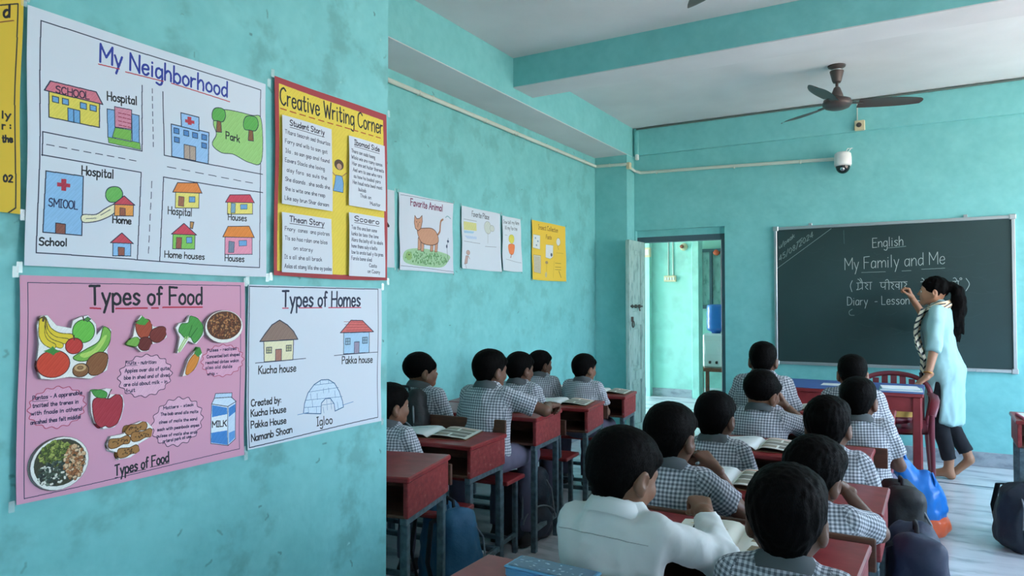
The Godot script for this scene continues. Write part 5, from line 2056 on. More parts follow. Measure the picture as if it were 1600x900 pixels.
		for b in active:
			for dk in BS:
				for dj in BS:
					for di in BS:
						var ci := b.x * BS + di
						var cj := b.y * BS + dj
						var ck := b.z * BS + dk
						var q := ck * sz + cj * sy + ci
						var v0 := V[q]
						var v1 := V[q + 1]
						var v2 := V[q + sy]
						var v3 := V[q + sy + 1]
						var v4 := V[q + sz]
						var v5 := V[q + sz + 1]
						var v6 := V[q + sz + sy]
						var v7 := V[q + sz + sy + 1]
						var s := int(v0 < 0) + int(v1 < 0) + int(v2 < 0) + int(v3 < 0) + int(v4 < 0) + int(v5 < 0) + int(v6 < 0) + int(v7 < 0)
						if s == 0 or s == 8:
							continue
						var acc := Vector3.ZERO
						var cnt := 0
						if (v0 < 0) != (v1 < 0): acc += Vector3(v0 / (v0 - v1), 0, 0); cnt += 1
						if (v2 < 0) != (v3 < 0): acc += Vector3(v2 / (v2 - v3), 1, 0); cnt += 1
						if (v4 < 0) != (v5 < 0): acc += Vector3(v4 / (v4 - v5), 0, 1); cnt += 1
						if (v6 < 0) != (v7 < 0): acc += Vector3(v6 / (v6 - v7), 1, 1); cnt += 1
						if (v0 < 0) != (v2 < 0): acc += Vector3(0, v0 / (v0 - v2), 0); cnt += 1
						if (v1 < 0) != (v3 < 0): acc += Vector3(1, v1 / (v1 - v3), 0); cnt += 1
						if (v4 < 0) != (v6 < 0): acc += Vector3(0, v4 / (v4 - v6), 1); cnt += 1
						if (v5 < 0) != (v7 < 0): acc += Vector3(1, v5 / (v5 - v7), 1); cnt += 1
						if (v0 < 0) != (v4 < 0): acc += Vector3(0, 0, v0 / (v0 - v4)); cnt += 1
						if (v1 < 0) != (v5 < 0): acc += Vector3(1, 0, v1 / (v1 - v5)); cnt += 1
						if (v2 < 0) != (v6 < 0): acc += Vector3(0, 1, v2 / (v2 - v6)); cnt += 1
						if (v3 < 0) != (v7 < 0): acc += Vector3(1, 1, v3 / (v3 - v7)); cnt += 1
						ID[q] = P.size()
						cells.append(q)
						var pos := o + (Vector3(ci, cj, ck) + acc / cnt) * cell
						P.append(pos)
						N.append(Vector3(v1 - v0 + v3 - v2 + v5 - v4 + v7 - v6, v2 - v0 + v3 - v1 + v6 - v4 + v7 - v5, v4 - v0 + v5 - v1 + v6 - v2 + v7 - v3).normalized())
						if multi:
							var best := 9.0
							var gi := 0
							for i in all:
								if OP[i] > 0:
									var e := one(i, pos)
									if e < best:
										best = e
										gi = G[i]
							GR.append(gi)
		var F := PackedInt32Array()
		var steps := [1, sy, sz]
		for q in cells:
			var v0 := V[q]
			for ax in 3:
				var d1: int = steps[ax]
				var a: int = steps[(ax + 1) % 3]
				var c: int = steps[(ax + 2) % 3]
				if (v0 < 0) == (V[q + d1] < 0):
					continue
				if q - a - c < 0:
					continue
				var i0 := ID[q]
				var i1 := ID[q - a]
				var i2 := ID[q - a - c]
				var i3 := ID[q - c]
				if i1 < 0 or i2 < 0 or i3 < 0:
					continue
				F.append_array(PackedInt32Array([i0, i1, i2, i0, i2, i3]))
		# neighbours' average smooths the normals a little
		var S := PackedVector3Array()
		S.resize(P.size())
		for f in range(0, F.size(), 3):
			var fn := N[F[f]] + N[F[f + 1]] + N[F[f + 2]]
			S[F[f]] += fn
			S[F[f + 1]] += fn
			S[F[f + 2]] += fn
		for i in P.size():
			N[i] = (S[i] + N[i] * 3.0).normalized()
		for f in range(0, F.size(), 3):
			var a := F[f]
			var b := F[f + 1]
			var c := F[f + 2]
			if (P[c] - P[a]).cross(P[b] - P[a]).dot(N[a] + N[b] + N[c]) < 0.0:
				var t := b
				b = c
				c = t
			if frames.is_empty():
				for i in [a, b, c]:
					st.set_normal(N[i])
					st.add_vertex(P[i])
			else:
				var gi := 0
				if multi:
					gi = GR[a] if GR[a] == GR[b] or GR[a] == GR[c] else GR[b]
				var fr: Transform3D = frames[gi]
				var nn := (fr.basis * (N[a] + N[b] + N[c])).abs()
				for i in [a, b, c]:
					var l := fr * P[i]
					var uv := Vector2(l.x, l.y)
					if nn.x > nn.z * 1.15 and nn.x > nn.y:
						uv = Vector2(l.z, l.y)
					elif nn.y > nn.z * 1.15 and nn.y > nn.x:
						uv = Vector2(l.x, l.z)
					st.set_normal(N[i])
					st.set_uv(uv)
					st.add_vertex(P[i])


# ---------------------------------------------------------------- hand-drawn sheets: strokes and fills on an Image
const CV := -99.0
var brushes := {}
var font := {
	"A": [7, [0, 0, 3.5, 10, 7, 0], [1.2, 3.5, 5.8, 3.5]], "B": [6, [0, 0, 0, 10], [CV, 0, 10, 4.5, 9.5, 4.5, 6, 0, 5.5], [CV, 0, 5.5, 5.5, 5, 5.5, 0.8, 0, 0]],
	"C": [6.5, [CV, 6.3, 8.5, 4, 10, 1, 8.5, 0, 5, 1, 1.5, 4, 0, 6.3, 1.5]], "D": [6.5, [0, 0, 0, 10], [CV, 0, 10, 4.5, 9, 6.5, 5, 4.5, 1, 0, 0]],
	"E": [5.5, [5.5, 10, 0, 10, 0, 0, 5.5, 0], [0, 5.2, 4.5, 5.2]], "F": [5.5, [5.5, 10, 0, 10, 0, 0], [0, 5.2, 4.5, 5.2]],
	"G": [7, [CV, 6.5, 8.5, 4, 10, 1, 8.5, 0, 5, 1, 1.5, 4, 0, 6.5, 2, 6.5, 4.5], [6.5, 4.5, 4, 4.5]], "H": [6.5, [0, 0, 0, 10], [6.5, 0, 6.5, 10], [0, 5, 6.5, 5]],
	"I": [3, [1.5, 0, 1.5, 10], [0, 10, 3, 10], [0, 0, 3, 0]], "K": [6, [0, 0, 0, 10], [6, 10, 0, 4.5], [1.5, 6, 6, 0]], "L": [5, [0, 10, 0, 0, 5, 0]],
	"M": [8, [0, 0, 0, 10, 4, 3.5, 8, 10, 8, 0]], "N": [6.5, [0, 0, 0, 10, 6.5, 0, 6.5, 10]], "O": [7, [CV, 3.5, 10, 0.8, 8.5, 0, 5, 0.8, 1.5, 3.5, 0, 6.2, 1.5, 7, 5, 6.2, 8.5, 3.5, 10]],
	"P": [6, [0, 0, 0, 10], [CV, 0, 10, 5, 9.6, 5.6, 7, 4, 5, 0, 4.8]], "S": [6, [CV, 5.8, 8.8, 3.5, 10, 0.6, 8.6, 1, 6, 4.8, 4.4, 5.6, 1.8, 3, 0, 0, 1.2]],
	"T": [6, [0, 10, 6, 10], [3, 10, 3, 0]], "W": [9, [0, 10, 2.2, 0, 4.5, 8, 6.8, 0, 9, 10]],
	"a": [5, [CV, 4.6, 5, 2.4, 6, 0.4, 4.5, 0.3, 1.4, 2, 0, 4.4, 1.8, 4.7, 5], [4.7, 6, 4.7, 0]], "b": [5, [0, 10, 0, 0], [CV, 0, 4.5, 2.5, 6, 4.8, 4.2, 4.6, 1.2, 2.4, 0, 0, 1.4]],
	"c": [4.6, [CV, 4.6, 5, 2.6, 6, 0.5, 4.6, 0.3, 1.6, 2.4, 0, 4.6, 1.2]], "d": [5, [CV, 4.6, 5, 2.4, 6, 0.4, 4.5, 0.3, 1.4, 2, 0, 4.4, 1.8], [4.7, 10, 4.7, 0]],
	"e": [4.8, [CV, 0.4, 3.2, 4.6, 3.4, 3.8, 5.7, 1.4, 5.6, 0.2, 3, 1.2, 0.4, 3.2, 0, 4.8, 1.2]], "f": [3.5, [CV, 3.6, 9.4, 2.2, 10, 1.4, 8, 1.4, 0], [0, 6, 3.2, 6]],
	"g": [5, [CV, 4.6, 5, 2.4, 6, 0.4, 4.5, 0.3, 1.4, 2, 0, 4.4, 1.8], [CV, 4.7, 6, 4.7, -2, 3, -4, 0.6, -3]], "h": [5, [0, 0, 0, 10], [CV, 0, 3.6, 2.4, 6, 4.4, 4.6, 4.6, 0]],
	"i": [1.6, [0.7, 0, 0.7, 6], [0.7, 8, 0.7, 8.3]], "k": [4.5, [0, 0, 0, 10], [4, 6, 0, 2.6], [1.2, 3.6, 4.4, 0]], "l": [1.6, [0.7, 0, 0.7, 10]],
	"m": [8, [0, 0, 0, 6], [CV, 0, 3.6, 2, 6, 3.8, 4.8, 4, 0], [CV, 4, 3.6, 6, 6, 7.8, 4.8, 8, 0]], "n": [4.8, [0, 0, 0, 6], [CV, 0, 3.6, 2.4, 6, 4.4, 4.6, 4.6, 0]],
	"o": [5, [CV, 2.5, 6, 0.5, 4.6, 0.3, 1.6, 2.5, 0, 4.7, 1.6, 4.6, 4.6, 2.5, 6]], "p": [5, [0, 6, 0, -4], [CV, 0, 4.5, 2.5, 6, 4.8, 4.2, 4.6, 1.2, 2.4, 0, 0, 1.4]],
	"q": [5, [CV, 4.6, 5, 2.4, 6, 0.4, 4.5, 0.3, 1.4, 2, 0, 4.4, 1.8], [4.7, 6, 4.7, -4]], "r": [3.6, [0, 0, 0, 6], [CV, 0, 3.6, 1.4, 5.6, 3.4, 5.6]],
	"s": [4.4, [CV, 4.2, 5.3, 2.2, 6, 0.5, 4.8, 2.2, 3.2, 4.2, 1.8, 2.4, 0, 0.2, 0.8]], "t": [3.6, [CV, 1.5, 9, 1.5, 1.4, 2.4, 0, 3.6, 0.8], [0, 6, 3.4, 6]],
	"u": [4.8, [CV, 0, 6, 0.2, 1.4, 2, 0, 4.4, 2.4, 4.6, 6], [4.6, 6, 4.6, 0]], "v": [4.6, [0, 6, 2.3, 0, 4.6, 6]], "w": [7, [0, 6, 1.8, 0, 3.5, 5, 5.2, 0, 7, 6]],
	"x": [4.5, [0, 6, 4.5, 0], [4.5, 6, 0, 0]], "y": [4.8, [0, 6, 2.4, 0.2], [4.8, 6, 1, -4]], "z": [4.4, [0, 6, 4.4, 6, 0, 0, 4.4, 0]],
	"0": [5.5, [CV, 2.7, 10, 0.4, 7, 0.4, 3, 2.7, 0, 5, 3, 5, 7, 2.7, 10]], "1": [2.5, [0.5, 8, 1.8, 10, 1.8, 0]], "2": [5.5, [CV, 0.3, 8, 2.6, 10, 5, 8, 3.8, 5, 0, 0], [0, 0, 5.4, 0]],
	"4": [5.5, [3.8, 0, 3.8, 10, 0, 3, 5.5, 3]], "5": [5.2, [4.8, 10, 0.8, 10, 0.5, 6], [CV, 0.5, 6, 3.4, 6.4, 5, 3.4, 3, 0, 0.2, 1]], "8": [5.4, [CV, 2.7, 5.2, 0.6, 7.4, 2.7, 10, 4.8, 7.4, 2.7, 5.2, 0.3, 2.6, 2.7, 0, 5.1, 2.6, 2.7, 5.2]],
	":": [1.5, [0.7, 1, 0.7, 1.4], [0.7, 5, 0.7, 5.4]], "-": [4, [0.4, 3.6, 3.6, 3.6]], "!": [1.5, [0.7, 10, 0.7, 3], [0.7, 0.2, 0.7, 0.5]], "/": [4, [0, -1, 4, 11]], ".": [1.5, [0.7, 0, 0.7, 0.3]],
}


func brush(w: float, c: Color) -> Image:
	var key := "%s%s" % [w, c.to_html()]
	if brushes.has(key):
		return brushes[key]
	var n := int(ceil(w)) + 2
	var im := Image.create(n, n, false, Image.FORMAT_RGBA8)
	for y in n:
		for x in n:
			var d := Vector2(x + 0.5 - n * 0.5, y + 0.5 - n * 0.5).length()
			im.set_pixel(x, y, Color(c.r, c.g, c.b, clampf(w * 0.5 - d + 0.5, 0.0, 1.0)))
	brushes[key] = im
	return im


func smooth(pts: PackedVector2Array, closed := false) -> PackedVector2Array:
	var o := PackedVector2Array()
	var n := pts.size()
	for i in (n if closed else n - 1):
		var p0 := pts[(i - 1 + n) % n] if closed or i > 0 else pts[i]
		var p1 := pts[i]
		var p2 := pts[(i + 1) % n]
		var p3 := pts[(i + 2) % n] if closed or i + 2 < n else p2
		for k in 6:
			o.append(p1.cubic_interpolate(p2, p0, p3, k / 6.0))
	if not closed:
		o.append(pts[n - 1])
	return o


func stroke(im: Image, pts: PackedVector2Array, w: float, c: Color) -> void:
	var b := brush(w, c)
	var n := b.get_width()
	var r := Rect2i(0, 0, n, n)
	var step := maxf(0.8, w * 0.3)
	for i in pts.size() - 1:
		var d := pts[i + 1] - pts[i]
		var k := maxi(1, int(ceil(d.length() / step)))
		for j in k + 1:
			var p := pts[i] + d * (float(j) / k)
			im.blend_rect(b, r, Vector2i(roundi(p.x - n * 0.5), roundi(p.y - n * 0.5)))


func fill_poly(im: Image, pts: PackedVector2Array, c: Color, grain := 0.05) -> void:
	var lo := 1e9
	var hi := -1e9
	for p in pts:
		lo = minf(lo, p.y)
		hi = maxf(hi, p.y)
	var W := im.get_width()
	for y in range(maxi(0, int(lo)), mini(im.get_height() - 1, int(hi)) + 1):
		var xs := []
		var n := pts.size()
		for i in n:
			var a := pts[i]
			var b := pts[(i + 1) % n]
			if (a.y <= y + 0.5) != (b.y <= y + 0.5):
				xs.append(a.x + (b.x - a.x) * (y + 0.5 - a.y) / (b.y - a.y))
		xs.sort()
		for i in range(0, xs.size() - 1, 2):
			var x0 := clampi(roundi(xs[i]), 0, W)
			var x1 := clampi(roundi(xs[i + 1]), 0, W)
			# crayon: short runs of slightly different strength, slanting
			var x := x0
			while x < x1:
				var cell := int(floor((x + y * 0.8) / 5.0))
				var nx := mini(x1, int(ceil((cell + 1) * 5.0 - y * 0.8)))
				nx = maxi(nx, x + 1)
				var j := (float((cell * 7919 + (y / 23) * 104729) % 101 + 101) / 101.0 - 1.0) * grain
				im.fill_rect(Rect2i(x, y, nx - x, 1), Color(c.r + j, c.g + j, c.b + j))
				x = nx


func oval_pts(b: Array, n := 26, wob := 0.0) -> PackedVector2Array:
	var o := PackedVector2Array()
	for i in n:
		var a := TAU * i / n
		var k := 1.0 - wob * float(i % 2)
		o.append(Vector2(b[0] + b[2] * k * cos(a), b[1] + b[3] * k * sin(a)))
	return o


func write(im: Image, s: String, b: Array, w: float, c: Color) -> void:
	var total := 0.0
	for ch in s:
		total += (font[ch][0] + 1.8) if font.has(ch) else 4.0
	total -= 1.8
	var a := Vector2(b[0], b[1])
	var e := Vector2(b[2], b[3])
	var sx := a.distance_to(e) / total
	var dx := (e - a).normalized()
	var sy: float = b[4] / 10.0
	var x := 0.0
	var k := 0
	for ch in s:
		if font.has(ch):
			for st in font[ch].slice(1):
				var curved: bool = st[0] == CV
				var pts := PackedVector2Array()
				for i in range(1 if curved else 0, st.size(), 2):
					var wob := 0.25 * sin(k * 2.7 + i)
					pts.append(a + dx * (x + st[i]) * sx + Vector2(0, -(st[i + 1] + wob * 0.6) * sy))
				stroke(im, smooth(pts) if curved else pts, w, c)
			x += font[ch][0] + 1.8
		else:
			x += 4.0
		k += 1


func as_points(l: Array) -> PackedVector2Array:
	var p := PackedVector2Array()
	for i in range(0, l.size(), 2):
		p.append(Vector2(l[i], l[i + 1]))
	return p


func draw_art(im: Image, art: Array) -> void:
	var r := RandomNumberGenerator.new()
	r.seed = 17
	for c in art:
		match c[0]:
			"text":
				write(im, c[1], c[4], c[3], Color(c[2]))
			"line":
				stroke(im, as_points(c[4]), c[3], Color(c[1]))
			"curve":
				stroke(im, smooth(as_points(c[4])), c[3], Color(c[1]))
			"dash":
				var p := as_points(c[4])
				var n := int(c[2])
				for i in n:
					stroke(im, PackedVector2Array([p[0].lerp(p[1], (i + 0.0) / n), p[0].lerp(p[1], (i + 0.6) / n)]), c[3], Color(c[1]))
			"scatter":
				var cols: PackedStringArray = c[1].split(" ")
				var b: Array = c[4]
				for i in c[3]:
					var a := r.randf() * TAU
					var q := sqrt(r.randf())
					var t := r.randf() * TAU
					var o := Vector2(b[0] + b[2] * q * cos(a), b[1] + b[3] * q * sin(a))
					var d: Vector2 = Vector2(cos(t), sin(t)) * float(b[4]) * 0.4
					var col := Color(cols[r.randi() % cols.size()])
					stroke(im, PackedVector2Array([o - d + Vector2(1, 1), o + d + Vector2(1, 1)]), b[4] + 2.0, col.darkened(0.45))
					stroke(im, PackedVector2Array([o - d, o + d]), b[4], col)
			_:
				var p := as_points(c[4]) if c[0] in ["poly", "blob"] else oval_pts(c[4]) if c[0] == "oval" else oval_pts(c[4], 32, 0.1)
				if c[0] in ["blob", "cloud"]:
					p = smooth(p, true)
				fill_poly(im, p, Color(c[1]))
				if c[2]:
					p.append(p[0])
					stroke(im, p, c[3], Color(c[2]))


func paper(w: int, h: int, c: Color) -> Image:
	var im := Image.create(w, h, false, Image.FORMAT_RGBA8)
	im.fill(c)
	return im


func art_material(key: String, im: Image, rough := 0.75) -> StandardMaterial3D:
	var m := mat(key, Color.WHITE, rough)
	m.albedo_texture = ImageTexture.create_from_image(im)
	m.texture_repeat = false
	return m


# a chart taped to a wall that faces +x: z0 is its left edge, z1 its right edge
func chart(called: String, label: String, category: String, m: Material, X: float, z0: float, z1: float, y1: float, y0: float, curl: float, sd: int, group := "") -> MeshInstance3D:
	var rows := []
	var nr := 13
	var nc := 15
	var cz := (z0 + z1) * 0.5
	for i in nr:
		var v := float(i) / (nr - 1)
		var row := []
		for j in nc:
			var u := float(j) / (nc - 1)
			var edge := pow(absf(u - 0.5) * 2.0, 4.0)
			var off := 0.005 + curl * (0.35 * edge * (0.4 + v) + 0.5 * pow(v, 5.0) * (0.5 + 0.5 * sin(u * 7.0 + sd)) + 0.22 * (1.0 + sin(u * 9.0 + v * 3.0 + sd)) + 0.12 * (1.0 + sin(v * 11.0 + u * 2.0 + sd * 2)))
			var yy := y1 + (y0 - y1) * v + 0.002 * sin(u * 5.0 + sd) * v
			var zz := z0 + (z1 - z0) * u + 0.002 * sin(v * 6.0 + sd)
			row.append(Vector3(off, yy - y0, zz - cz))
		rows.append(row)
	var st := mb()
	sheet(st, rows, 0.0008)
	var o := obj(called, st, m)
	o.position = Vector3(X, y0, cz)
	tag(o, label, category, group)
	for k in [[z0, y1], [z1, y1], [z0, y0], [z1, y0]]:
		var ts := mb()
		var dz := 0.008 * signf(k[0] - cz)
		var dy := 0.006 if k[1] == y1 else -0.002
		bx(ts, Vector3(0.004 + curl * 0.7, k[1] - y0 + dy, k[0] - cz + dz), Vector3(0.0006, 0.022, 0.011), 0.0, Transform3D())
		obj("tape", ts, M.tape, o)
	return o


func chart_cutouts(o: MeshInstance3D, art: Array, W: float, H: float, z0: float, z1: float, y1: float, y0: float, m: Material, fills: Array, lift: float) -> void:
	for c in art:
		if not (c[1] in fills) or not c[0] in ["poly", "oval"]:
			continue
		var p := as_points(c[4]) if c[0] == "poly" else oval_pts(c[4])
		var idx := Geometry2D.triangulate_polygon(p)
		var st := mb()
		var at := func(q: Vector2, off: float) -> Vector3: return Vector3(off, (y1 - y0) * (1.0 - q.y / H), z0 + (z1 - z0) * q.x / W - (z0 + z1) * 0.5)
		for i in range(0, idx.size(), 3):
			var t := []
			for k in 3:
				var q := p[idx[i + k]]
				t.append([at.call(q, lift), Vector3(1, 0, 0), Vector2(q.x / W, q.y / H)])
			smooth_tri(st, t[0], t[1], t[2])
		for i in p.size():
			var a := p[i]
			var b := p[(i + 1) % p.size()]
			var ev3: Vector3 = at.call(b, 0.0) - at.call(a, 0.0)
			var n := ev3.cross(Vector3(1, 0, 0)).normalized()
			var q := [[at.call(a, lift - 0.006), n, a / Vector2(W, H)], [at.call(b, lift - 0.006), n, b / Vector2(W, H)], [at.call(b, lift), n, b / Vector2(W, H)], [at.call(a, lift), n, a / Vector2(W, H)]]
			smooth_tri(st, q[0], q[1], q[2])
			smooth_tri(st, q[0], q[2], q[3])
		obj("food_cutout", st, m, o)


# ---------------------------------------------------------------- what is drawn on the charts, in each sheet's own pixels
func art_neighbourhood() -> Array:
	return [
		["line", "26304a", "", 4, [47,43,1070,37,1060,923,40,919,47,43]],
		["text", "My Neighborhood", "2d3f9e", 9, [273,130,873,122,71]],
		["line", "c23a4a", "", 4, [267,142,353,137]],
		["line", "c23a4a", "", 4, [380,141,548,135]],
		["line", "c23a4a", "", 4, [586,133,887,141]],
		["line", "26304a", "", 4, [452,178,447,459,53,461]],
		["line", "26304a", "", 4, [53,461,52,551]],
		["line", "26304a", "", 4, [50,549,443,550,434,921]],
		["line", "26304a", "", 4, [546,181,547,458,1078,457]],
		["line", "26304a", "", 4, [1079,548,544,553,535,921]],
		["dash", "26304a", "8", 3, [67,507,439,505]],
		["dash", "26304a", "7", 3, [561,505,1046,509]],
		["dash", "26304a", "8", 3, [497,180,497,444]],
		["dash", "26304a", "7", 3, [491,580,482,908]],
		["poly", "e8d65c", "26304a", 4, [77,298,271,296,269,398,76,401]],
		["poly", "d9788a", "26304a", 4, [83,261,258,257,284,301,61,302]],
		["text", "SCHOOL", "3a2640", 4, [103,301,230,294,27]],
		["poly", "6fa8d8", "26304a", 3, [89,317,112,316,112,338,90,338]],
		["poly", "6fa8d8", "26304a", 3, [126,316,149,315,149,337,126,338]],
		["poly", "6fa8d8", "26304a", 3, [194,315,218,314,218,337,194,338]],
		["poly", "6fa8d8", "26304a", 3, [232,315,257,314,257,336,233,337]],
		["poly", "6fa8d8", "26304a", 3, [146,349,192,348,192,399,147,399]],
		["line", "26304a", "", 3, [168,349,169,399]],
		["text", "Hospital", "20222a", 5, [303,278,428,267,34]],
		["poly", "7fb0dd", "26304a", 3, [301,315,332,312,334,429,303,431]],
		["poly", "7fb0dd", "26304a", 3, [404,311,437,310,435,429,405,430]],
		["poly", "d98aa0", "26304a", 3, [332,298,405,294,402,376,333,382]],
		["line", "a02848", "", 3, [348,319,361,319]],
		["line", "a02848", "", 3, [366,319,380,318]],
		["line", "a02848", "", 3, [385,318,398,318]],
		["line", "a02848", "", 3, [348,336,361,335]],
		["line", "a02848", "", 3, [367,336,380,335]],
		["line", "a02848", "", 3, [385,335,399,335]],
		["line", "a02848", "", 3, [348,353,361,352]],
		["line", "a02848", "", 3, [367,352,380,352]],
		["line", "a02848", "", 3, [385,352,399,352]],
		["line", "a02848", "", 3, [349,369,362,369]],
		["line", "a02848", "", 3, [367,369,380,369]],
		["line", "a02848", "", 3, [386,369,399,369]],
		["poly", "7cbc52", "26304a", 2, [303,429,306,452,441,454,438,426,321,426,333,384,402,380,400,429]],
		["poly", "9cc4ea", "26304a", 4, [582,314,771,312,766,457,582,456]],
		["poly", "9cc4ea", "26304a", 4, [630,253,720,253,719,316,631,315]],
		["poly", "c23a4a", "", 0, [662,263,681,261,682,297,663,298]],
		["poly", "c23a4a", "", 0, [650,277,696,275,696,289,650,291]],
		["poly", "4f86c6", "26304a", 3, [594,328,618,327,619,350,594,351]],
		["poly", "4f86c6", "26304a", 3, [641,328,666,327,667,350,642,351]],
		["poly", "4f86c6", "26304a", 3, [685,329,711,328,711,351,686,352]],
		["poly", "4f86c6", "26304a", 3, [732,328,758,327,758,350,732,351]],
		["poly", "4f86c6", "26304a", 3, [595,367,619,367,619,389,595,389]],
		["poly", "4f86c6", "26304a", 3, [731,365,757,365,757,388,731,388]],
		["poly", "b8a294", "26304a", 3, [642,391,700,391,700,454,643,454]],
		["line", "26304a", "", 2, [670,392,671,454]],
		["blob", "9fd07c", "26304a", 3, [818,209,870,183,1014,176,1074,185,1072,391,998,411,907,388,838,392,788,363,811,311,795,263]],
		["poly", "8a5a3c", "26304a", 3, [817,233,836,232,840,296,811,300]],
		["blob", "5fb052", "26304a", 3, [788,228,799,197,825,184,855,187,863,215,848,244,818,247,796,249]],
		["poly", "8a5a3c", "26304a", 3, [1000,235,1021,234,1025,301,993,304]],
		["blob", "5fb052", "26304a", 3, [965,230,978,194,1009,180,1045,183,1055,216,1037,248,1001,252,974,254]],
		["text", "Park", "20222a", 5, [864,321,942,324,33]],
		["text", "Hospital", "20222a", 5, [200,599,326,594,34]],
		["poly", "8fbfe6", "26304a", 4, [66,607,206,605,206,840,62,840]],
		["poly", "b8324a", "", 0, [123,628,142,627,142,673,124,673]],
		["poly", "b8324a", "", 0, [108,644,157,643,157,657,108,659]],
		["text", "SMIOOL", "2a3560", 4, [80,739,187,739,31]],
		["poly", "8f5648", "26304a", 3, [108,800,143,802,143,840,107,840]],
		["text", "School", "20222a", 5, [50,890,150,886,29]],
		["blob", "efe9c8", "26304a", 3, [207,758,259,750,297,721,335,700,333,735,291,765,248,782,208,786]],
		["line", "26304a", "", 2, [221,772,260,765]],
		["line", "26304a", "", 2, [278,751,316,724]],
		["blob", "6dbb5c", "26304a", 3, [296,673,301,644,323,629,352,629,366,653,353,683,315,693]],
		["poly", "eda050", "26304a", 3, [333,700,412,690,412,739,334,747]],
		["poly", "d04a5a", "26304a", 3, [327,701,372,659,418,692]],
		["poly", "9c5b4a", "26304a", 2, [356,711,378,711,379,742,356,744]],
		["text", "Home", "20222a", 5, [327,776,403,774,28]],
		["poly", "8fbfe6", "26304a", 3, [329,858,404,852,405,907,330,912]],
		["poly", "d04a5a", "26304a", 3, [319,859,366,814,415,854]],
		["poly", "9c5b4a", "26304a", 2, [351,874,378,874,378,907,352,908]],
		["poly", "efe07a", "26304a", 3, [602,610,720,594,721,666,603,680]],
		["poly", "ec8a44", "26304a", 3, [589,612,611,567,710,553,735,596]],
		["poly", "a86a50", "26304a", 2, [618,626,645,626,644,668,617,668]],
		["poly", "6fa8d8", "26304a", 2, [670,621,700,617,700,642,670,646]],
		["text", "Hospital", "20222a", 4, [569,711,685,707,33]],
		["poly", "efe07a", "26304a", 3, [875,619,1019,601,1020,661,875,677]],
		["poly", "d8485c", "26304a", 3, [864,621,888,583,1004,567,1030,604]],
		["poly", "7fa8c0", "26304a", 2, [896,621,921,621,919,666,895,668]],
		["poly", "6fa8d8", "26304a", 2, [949,622,988,617,988,640,950,645]],
		["text", "Houses", "20222a", 4, [881,703,985,699,30]],
		["poly", "c08a50", "26304a", 3, [678,733,697,732,691,763,678,761]],
		["poly", "86c85c", "26304a", 3, [594,797,704,787,704,854,595,861]],
		["poly", "d8485c", "26304a", 3, [587,797,647,743,712,789]],
		["poly", "a0584a", "26304a", 2, [612,809,638,808,637,857,611,858]],
		["poly", "6fa8d8", "26304a", 2, [661,804,689,801,690,828,662,830]],
		["text", "Home houses", "20222a", 4, [558,901,756,898,28]],
		["poly", "ef9ab4", "26304a", 3, [864,785,1017,773,1018,859,865,868]],
		["poly", "ee8c3c", "26304a", 3, [852,786,880,734,1000,722,1030,776]],
		["poly", "7a8aa0", "26304a", 2, [886,804,917,805,914,856,884,857]],
		["poly", "6fa8d8", "26304a", 2, [942,797,986,793,986,819,943,823]],
		["text", "Houses", "20222a", 4, [866,898,972,898,30]],
	]


func art_writing() -> Array:
	return [
		["poly", "e9cd4a", "", 0, [29,32,867,42,874,1026,22,1032]],
		["text", "Creative Writing Corner", "20222a", 9, [38,139,861,130,90]],
		["dash", "c0502a", "12", 6, [38,163,868,160]],
		["oval", "5a4030", "26304a", 2, [471,389,37,29]],
		["oval", "c89a78", "26304a", 2, [473,399,22,19]],
		["poly", "74a8d6", "26304a", 3, [445,453,498,451,510,493,507,547,426,546,437,504]],
		["line", "b07a50", "", 6, [445,459,393,424]],
		["line", "b07a50", "", 6, [494,455,535,427]],
	]


